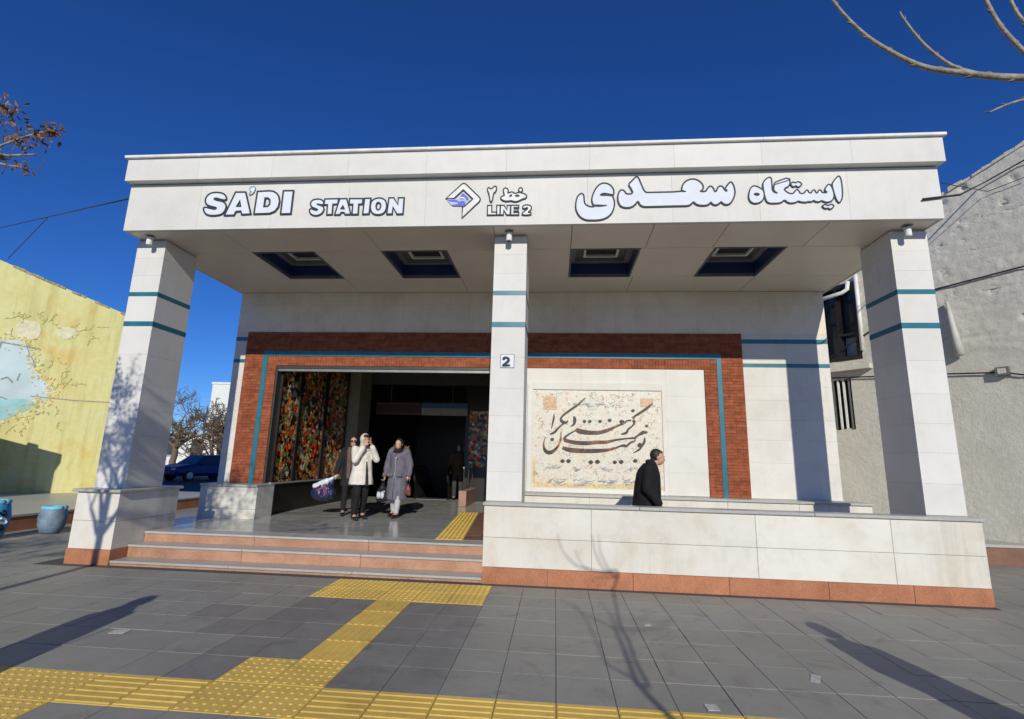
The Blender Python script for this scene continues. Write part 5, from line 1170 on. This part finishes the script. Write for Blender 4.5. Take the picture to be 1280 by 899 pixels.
def person(loc, rz, label, scale=1.0, **kw):
    J = dict(BASE); J.update(kw); t = thing('person', loc, label, 'person')
    b = MB(); V = lambda k: Vector(J[k]); h = V('head'); pt = J['pitch']
    p_loft(b, [(0, .0, .80, .11, .09), (0, 0, .86, .155, .115), (0, 0, .95, .155, .11), (0, .0, 1.05, .13, .10), (0, 0, 1.2, .15, .115), (0, .01, 1.31, .165, .11), (0, .012, 1.38, .10, .075), (0, .012, 1.40, .06, .055)], 18)
    p_cap(b, V('neck') - Vector((0, 0, .03)), .058, h + Vector((0, .02, -.06)), .052)
    p_ell(b, h + Vector((0, .012, .022)), (.074, .092, .088), 16, pt); p_ell(b, h + Vector((0, -.018, -.035)), (.058, .070, .078), 14, pt)
    fz = Vector((0, -math.cos(pt), -math.sin(pt))); uz = Vector((0, -math.sin(pt), math.cos(pt)))
    nose = h + fz * .088 + uz * -.012
    p_cap(b, h + fz * .080 + uz * .018, .009, nose + fz * .008, .0125, 7)
    p_cap(b, h + fz * .074 + uz * -.052 - Vector((.016, 0, 0)), .008, h + fz * .074 + uz * -.052 + Vector((.016, 0, 0)), .008, 7)
    for s in (-1, 1): p_ell(b, h + Vector((s * .075, .012, -.005)), (.010, .020, .030), 8, pt)
    for s, S, E, W_, D, K_, A, T, HP in ((-1, 'sl', 'el', 'wl', 'dl', 'kl', 'al', 'tl', 'hl'), (1, 'sr', 'er', 'wr', 'dr', 'kr', 'ar', 'tr', 'hr')):
        p_cap(b, V(S), .055, V(E), .042); p_cap(b, V(E), .042, V(W_), .028)
        hand(b, V(W_), V(D), J['curl'], 1.0, (-s * .7, -.7, 0))
        p_cap(b, V(HP), .088, V(K_), .058); p_cap(b, V(K_), .056, V(A), .038); p_cap(b, V(A), .04, V(T), .03)
    fuse('body', b, SKIN, t, .0085, 3)
    # face
    for s in (-1, 1):
        e = h + fz * .078 + uz * .012 + Vector((s * .030, 0, 0))
        m = MB(); p_ell(m, e, (.015, .012, .009), 10); o = m.build('eye', M['white_paint'], None, True); o.parent = t
        m = MB(); p_ell(m, e + fz * .0095, (.0065, .004, .0065), 8); o2 = m.build('iris', HAIR, None, True); o2.parent = o
        m = MB(); m.tube([e + uz * .020 + Vector((-.018, .006, 0)), e + uz * .025 - fz * -.006, e + uz * .020 + Vector((.018, .006, 0))], .0042, 5); o3 = m.build('eyebrow', HAIR, None, True); o3.parent = t
    m = MB(); m.tube([h + fz * .078 + uz * -.052 + Vector((-.02, .006, 0)), h + fz * .0835 + uz * -.051, h + fz * .078 + uz * -.052 + Vector((.02, .006, 0))], .0048, 5)
    o4 = m.build('lips', plain('lips', (.34, .12, .10), .5), None, True); o4.parent = t
    t.rotation_euler = (0, 0, rz); t.scale = (scale,) * 3
    return t, J
def garment(t, name, mat, prims, voxel=.012, it=4, disp=.004):
    b = MB()
    for p in prims:
        if p[0] == 'c': p_cap(b, *p[1:])
        elif p[0] == 'e': p_ell(b, *p[1:])
        elif p[0] == 'l': p_loft(b, p[1], 28, p[2] if len(p) > 2 else 0, p[3] if len(p) > 3 else 0)
    return fuse(name, b, mat, t, voxel, it, disp)
def shoes(t, J, mat=SHOE):
    for A, T in (('al', 'tl'), ('ar', 'tr')):
        a, e = Vector(J[A]), Vector(J[T]); d = (e - a); d.z = 0; d.normalize(); a0 = Vector((a.x, a.y, max(.045, a.z - .04)))
        garment(t, 'shoe', mat, [('c', a0 - d * .035, .046, e + Vector((0, 0, .004)), .038), ('c', e, .037, e + d * .05, .030), ('c', a + Vector((0, 0, -.01)), .046, a + Vector((0, 0, .03)), .044)], .01, 3, 0)
def trousers(t, J, mat, w=1.0, z=.12):
    P = [('e', (0, 0, .87), (.165, .125, .11))]
    for H_, K_, A in (('hl', 'kl', 'al'), ('hr', 'kr', 'ar')):
        k, a = Vector(J[K_]), Vector(J[A]); P += [('c', J[H_], .100 * w, k, .075 * w), ('c', k, .073 * w, k.lerp(a, .97), .060 * w)]
    return garment(t, 'trousers', mat, P, .012, 3, .006)
def sleeves(J, r0, r1, ends=(.94, .94)):
    P = []
    for (S, E, W_), e in zip((('sl', 'el', 'wl'), ('sr', 'er', 'wr')), ends):
        P += [('c', J[S], r0, J[E], (r0 + r1) / 2 + .004), ('c', J[E], (r0 + r1) / 2 + .002, Vector(J[E]).lerp(Vector(J[W_]), e), r1)]
    return P
def scarf(t, J, mat, back=.042, drape=True, up=.02):
    h = Vector(J['head']); n = Vector(J['neck'])
    P = [('e', h + Vector((0, back, up)), (.094, .104, .118), 16, J['pitch']), ('c', h + Vector((0, .05, -.06)), .075, n + Vector((0, .02, -.02)), .085), ('e', h + Vector((0, .015, -.105)), (.082, .075, .045))]
    if drape: P += [('e', n + Vector((0, -.02, -.05)), (.15, .12, .075)), ('c', n + Vector((0, -.07, -.04)), .055, n + Vector((.02, -.115, -.20)), .04)]
    return garment(t, 'headscarf', mat, P, .010, 4, .004)
Z = .3865
# woman in a white coat, both hands at her face
t, J = person((3.08, 3.02, Z), RAD(40), 'woman in white coat and pale headscarf holding both hands to her face', 1.0,
              el=(-.21, -.16, 1.13), er=(.22, -.15, 1.15), wl=(-.075, -.21, 1.40), wr=(.075, -.22, 1.42), dl=(.45, .12, 1), dr=(-.35, .12, 1), curl=.35, pitch=.22, head=(0, -.045, 1.525),
              kl=(-.10, -.10, .48), al=(-.115, -.05, .09), tl=(-.125, -.21, .035), kr=(.09, .02, .47), ar=(.10, .14, .10), tr=(.11, -.02, .035))
cw = cloth('white_wool', (.66, .62, .57))
garment(t, 'coat', cw, [('l', [(0, .02, .66, .245, .19), (0, .015, .80, .225, .175), (0, .01, .95, .20, .155), (0, .01, 1.1, .185, .145), (0, .01, 1.25, .195, .14), (0, .012, 1.33, .185, .12), (0, .012, 1.385, .10, .09)], .04, 3)] + sleeves(J, .074, .056, (.86, .86)), .012, 3, .006)
garment(t, 'coat_front', cloth('black_inner', (.03, .028, .03)), [('l', [(.05, -.178, .64, .035, .012), (.045, -.164, .80, .03, .012), (.04, -.148, .95, .024, .012), (.03, -.135, 1.1, .012, .012)], 0)], .01, 2, 0)
trousers(t, J, cloth('black_trousers', (.014, .014, .016))); shoes(t, J)
scarf(t, J, cloth('cream_scarf', (.62, .56, .48)))
garment(t, 'fringe', HAIR, [('e', Vector(J['head']) + Vector((0, -.045, .075)), (.062, .05, .035), 12, .3)], .008, 2, .003)
# woman in a long grey coat with fur trimmed hood
t, J = person((3.62, 3.62, Z), RAD(-6), 'woman in long grey coat with fur collar and black headscarf carrying plastic bags', .98,
              pitch=.42, head=(0, -.055, 1.50), el=(-.255, .03, 1.08), wl=(-.275, -.05, .84), er=(.25, .04, 1.08), wr=(.265, -.03, .86), dl=(0, -.15, -1), dr=(0, -.15, -1), curl=1.0,
              kr=(.09, -.10, .48), ar=(.075, -.14, .09), tr=(.075, -.29, .035), kl=(-.09, .03, .47), al=(-.10, .12, .10), tl=(-.11, -.03, .035))
cg = cloth('grey_quilted', (.135, .13, .165), .22)
garment(t, 'coat', cg, [('l', [(0, .0, .36, .215, .19), (0, .0, .55, .215, .185), (0, .005, .80, .20, .17), (0, .01, .98, .185, .155), (0, .01, 1.15, .195, .15), (0, .01, 1.27, .205, .145), (0, .012, 1.34, .185, .12), (0, .012, 1.39, .10, .09)], .045, 8)] + sleeves(J, .080, .058, (.93, .93)), .012, 3, .007)
zb = MB(); zb.tube([(.0, -.195, .38), (.0, -.185, .8), (.0, -.152, .98), (0, -.148, 1.2), (0, -.13, 1.3)], .008, 5); o = zb.build('zip', M['steel'], None, True); o.parent = t
for x in (-.1, .1):
    m = MB().box(x - .06, x + .06, -.19, -.165, .83, .90, c=.006); o = m.build('pocket_flap', cg, None); o.parent = t
b = MB(); rg = random.Random(4)
for k in range(260):
    a = rg.uniform(-.5, math.pi + .5); r = .15 + rg.gauss(0, .012); q = Vector((r * math.cos(a), .03 + .11 * math.sin(a) + rg.gauss(0, .012), 1.40 + rg.gauss(0, .022) + .02 * math.sin(a)))
    d = (rv(rg, .6) + Vector((math.cos(a), .4, .2))).normalized() * rg.uniform(.025, .045); b.tube([q, q + d * .6, q + d + rv(rg, .006)], [.009, .006, .001], 4)
o = b.build('fur_trim', plain('brown_fur', (.26, .16, .09), .9, var=.4, scale=40), None, True); o.parent = t
trousers(t, J, cloth('pale_trousers', (.44, .44, .47)), .92); shoes(t, J); scarf(t, J, cloth('black_scarf', (.016, .015, .017)))
GW = Vector((3.62, 3.62, Z)); cr, sr_ = math.cos(RAD(-6)), math.sin(RAD(-6))
def tow(v): return Vector((GW.x + v[0] * cr - v[1] * sr_, GW.y + v[0] * sr_ + v[1] * cr, GW.z + v[2]))
def bag(name, label, p, size, mat, hm, streaks=None, seed=1):
    t = thing(name, p - Vector((0, 0, size[2] * 2 + .16)), label, 'bag'); o0 = t.location
    b = MB(); c = Vector((0, 0, size[2]))
    p_ell(b, c, size); p_cap(b, c + Vector((0, 0, size[2] * .55)), size[0] * .62, c + Vector((0, 0, size[2] + .03)), size[0] * .22)
    for s in (-1, 1): p_ell(b, c + Vector((s * size[0] * .55, 0, -size[2] * .45)), (size[0] * .5, size[1] * .8, size[2] * .5))
    fuse('bag_body', b, mat, t, .011, 2, .016)
    m = MB()
    for s in (-1, 1): m.tube([(s * .03, s * .015, size[2] * 2 - .0), (s * .02, s * .012, size[2] * 2 + .09), (0, s * .01, size[2] * 2 + .165), (-s * .02, s * .012, size[2] * 2 + .09), (-s * .03, s * .015, size[2] * 2)], .008, 5)
    o = m.build('bag_handle', hm, None, True); o.parent = t
    if streaks:
        rg = random.Random(seed)
        for k in range(4):
            a = rg.uniform(-2.6, -.5); q = [(size[0] * 1.04 * math.cos(a + .12 * math.sin(i)), size[1] * 1.06 * math.sin(a + .12 * math.sin(i)), size[2] * (.5 + .28 * i)) for i in range(4)]
            m = MB(); m.tube(q, [.02, .03, .028, .012], 6); o = m.build('bag_print', streaks, None, True); o.parent = t
    return t
shiny = plain('plastic_black', (.02, .02, .025), .22, var=.3); silver = plain('plastic_silver', (.5, .52, .55), .25, var=.3)
bag('plastic_bag', 'black and silver plastic bag held low by the woman in grey', tow((-.28, -.07, .77)), (.13, .10, .16), shiny, shiny, silver, 3)
bag('small_bag', 'small dark red bag hanging from the far hand of the woman in grey', tow((.268, -.05, .79)), (.07, .05, .10), plain('bag_red', (.14, .03, .035), .5), shiny)
# woman in dark clothes with sunglasses
t, J = person((2.60, 3.66, Z), RAD(18), 'woman in dark clothes and sunglasses walking behind the woman in white', .98,
              el=(-.26, .03, 1.08), wl=(-.30, -.05, .86), kr=(.09, .02, .47), ar=(.10, .12, .10), tr=(.11, -.03, .035), kl=(-.09, -.09, .48), al=(-.10, -.10, .09), tl=(-.105, -.26, .035), curl=1.0, head=(0, -.03, 1.53))
garment(t, 'coat', cloth('black_coat', (.02, .018, .022)), [('l', [(0, .01, .60, .215, .17), (0, .01, .8, .20, .16), (0, .01, 1.0, .18, .145), (0, .01, 1.2, .19, .14), (0, .012, 1.33, .18, .12), (0, .012, 1.385, .10, .09)], .04, 2)] + sleeves(J, .072, .054), .012, 3, .006)
garment(t, 'shawl', cloth('brown_shawl', (.12, .085, .07)), [('c', (-.04, -.14, .78), .05, (-.05, -.13, 1.2), .055), ('c', (-.05, -.13, 1.2), .055, (-.06, -.05, 1.37), .06), ('c', (.06, -.13, 1.0), .04, (.06, -.06, 1.36), .055)], .011, 3, .006)
trousers(t, J, cloth('black_leggings', (.016, .015, .018)), .9); shoes(t, J); scarf(t, J, cloth('dark_brown_scarf', (.03, .018, .016)))
m = MB(); h = Vector(J['head'])
for s in (-1, 1): p_ell(m, h + Vector((s * .032, -.094, .012)), (.027, .010, .022), 12)
m.tube([h + Vector((-.075, -.01, .015)), h + Vector((-.06, -.08, .018)), h + Vector((.06, -.08, .018)), h + Vector((.075, -.01, .015))], .004, 5)
o = m.build('sunglasses', M['glass_dark'], None, True); o.parent = t
DW = Vector((2.60, 3.66, Z))
blu = plain('bag_navy', (.02, .024, .075), .35, var=.4, scale=20); wht = plain('bag_white', (.62, .64, .68), .4); pk = plain('bag_pink', (.22, .06, .13), .4)
hp = DW + Vector((-.30 * math.cos(RAD(18)) + .10 * math.sin(RAD(18)), -.30 * math.sin(RAD(18)) - .10 * math.cos(RAD(18)), .80))
tb_ = thing('shopping_bag', hp + Vector((-.16, -.02, -.52)), 'big navy and white plastic bag swinging beside the dark dressed woman', 'bag')
b = MB(); p_ell(b, (-.06, 0, .17), (.27, .15, .17)); p_cap(b, (-.02, 0, .26), .15, (.12, .0, .42), .05); fuse('bag_body', b, blu, tb_, .012, 2, .02)
b = MB(); p_cap(b, (-.22, -.06, .30), .055, (.02, -.07, .40), .06); p_cap(b, (.02, -.07, .40), .055, (.13, -.03, .47), .03); fuse('bag_top', b, wht, tb_, .011, 2, .012)
b = MB(); p_cap(b, (-.12, -.13, .22), .03, (.02, -.13, .30), .03); p_cap(b, (.02, -.12, .12), .025, (.06, -.12, .26), .025); fuse('bag_print', b, pk, tb_, .011, 2, .01)
m = MB(); m.tube([(.13, -.02, .44), (.155, 0, .5), (.165, .01, .53), (.17, .02, .48), (.14, .03, .42)], .012, 6); o = m.build('bag_handle', wht, None, True); o.parent = tb_
# person deep in the hall
t, J = person((3.98, 8.42, Z), RAD(10), 'dim figure in a tan jacket deep inside the dark hall', 1.0)
garment(t, 'jacket', cloth('tan_jacket', (.09, .055, .035)), [('l', [(0, .01, .72, .195, .155), (0, .01, 1.0, .175, .14), (0, .01, 1.2, .19, .14), (0, .012, 1.33, .18, .12), (0, .012, 1.385, .10, .09)], .03, 5)] + sleeves(J, .072, .054), .013, 3, .005)
trousers(t, J, cloth('grey_trousers', (.05, .05, .055))); shoes(t, J); scarf(t, J, cloth('grey_scarf', (.06, .06, .06)))
# man in black walking behind the parapet
def short_hair(t, J, mat):
    h = Vector(J['head']); pt = J['pitch']
    return garment(t, 'hair', mat, [('e', h + Vector((0, .032, .035)), (.083, .090, .092), 16, pt), ('e', h + Vector((0, .075, -.03)), (.062, .04, .055), 12, pt), ('e', h + Vector((0, -.025, .078)), (.060, .048, .026), 12, pt)] + [('e', h + Vector((s * .070, .02, .005)), (.014, .03, .045), 8, pt) for s in (-1, 1)], .008, 3, .004)
zr = .366 - (8.32 - 6.25) / (12.2 - 6.25) * .346
t, J = person((8.30, 1.05, zr - .11), RAD(82), 'man in black coat with bowed head walking behind the parapet', 1.04,
              head=(0, -.14, 1.495), neck=(0, -.035, 1.385), pitch=.30, sl=(-.18, .0, 1.34), sr=(.18, .0, 1.34), el=(-.25, .03, 1.06), er=(.25, .03, 1.06), wl=(-.25, -.12, .86), wr=(.25, -.10, .85),
              kr=(.09, -.14, .49), ar=(.10, -.18, .09), tr=(.10, -.33, .05), kl=(-.09, .05, .47), al=(-.10, .22, .13), tl=(-.10, .09, .04))
garment(t, 'coat', cloth('black_overcoat', (.012, .012, .014)), [('l', [(0, .05, .55, .225, .215), (0, .045, .75, .22, .21), (0, .03, .95, .21, .195), (0, .02, 1.12, .215, .185), (0, .01, 1.25, .225, .17), (0, .0, 1.33, .20, .14), (0, -.02, 1.41, .10, .09)], .03, 6)] + sleeves(J, .085, .062), .012, 3, .006)
garment(t, 'collar', cloth('black_collar', (.016, .016, .02)), [('e', (0, -.04, 1.415), (.095, .09, .045), 16, .3)], .009, 2, .002)
trousers(t, J, cloth('charcoal_trousers', (.02, .02, .022))); shoes(t, J); short_hair(t, J, HAIR)
# two bystanders beside the photographer; only their long shadows reach the picture
t, J = person((10.08, -4.72, 0), RAD(150), 'bystander in dark jacket whose long shadow lies on the paving at right', 1.04, el=(-.20, .035, 1.07), er=(.20, .035, 1.07), wl=(-.19, -.05, .84), wr=(.19, -.05, .84), sl=(-.15, .01, 1.34), sr=(.15, .01, 1.34))
garment(t, 'jacket', cloth('navy_jacket', (.03, .035, .06)), [('l', [(0, .01, .60, .19, .16), (0, .01, .85, .18, .15), (0, .01, 1.1, .175, .145), (0, .01, 1.25, .18, .14), (0, .012, 1.33, .16, .12), (0, .012, 1.385, .10, .09)], .03, 5)] + sleeves(J, .062, .05), .013, 3, .005)
trousers(t, J, cloth('blue_jeans', (.05, .07, .12)), 1.15); shoes(t, J); short_hair(t, J, HAIR)
t, J = person((2.92, -4.85, 0), RAD(200), 'bystander in long black chador whose shadow points to the left pillar', 1.0, el=(-.17, -.03, 1.08), er=(.17, -.03, 1.08), wl=(-.10, -.12, 1.0), wr=(.10, -.12, 1.0), sl=(-.15, .01, 1.33), sr=(.15, .01, 1.33), dl=(.6, -.2, .1), dr=(-.6, -.2, .1))
garment(t, 'chador', cloth('black_chador', (.015, .015, .016)), [('l', [(0, .02, .05, .24, .23), (0, .02, .5, .225, .21), (0, .015, .9, .215, .185), (0, .012, 1.2, .205, .16), (0, .015, 1.36, .155, .13), (0, .02, 1.45, .11, .11)], .05, 9), ('e', (0, .025, 1.55), (.10, .105, .12), 16)], .014, 4, .006)
shoes(t, J)

bpy.data.scenes.remove(WORK)
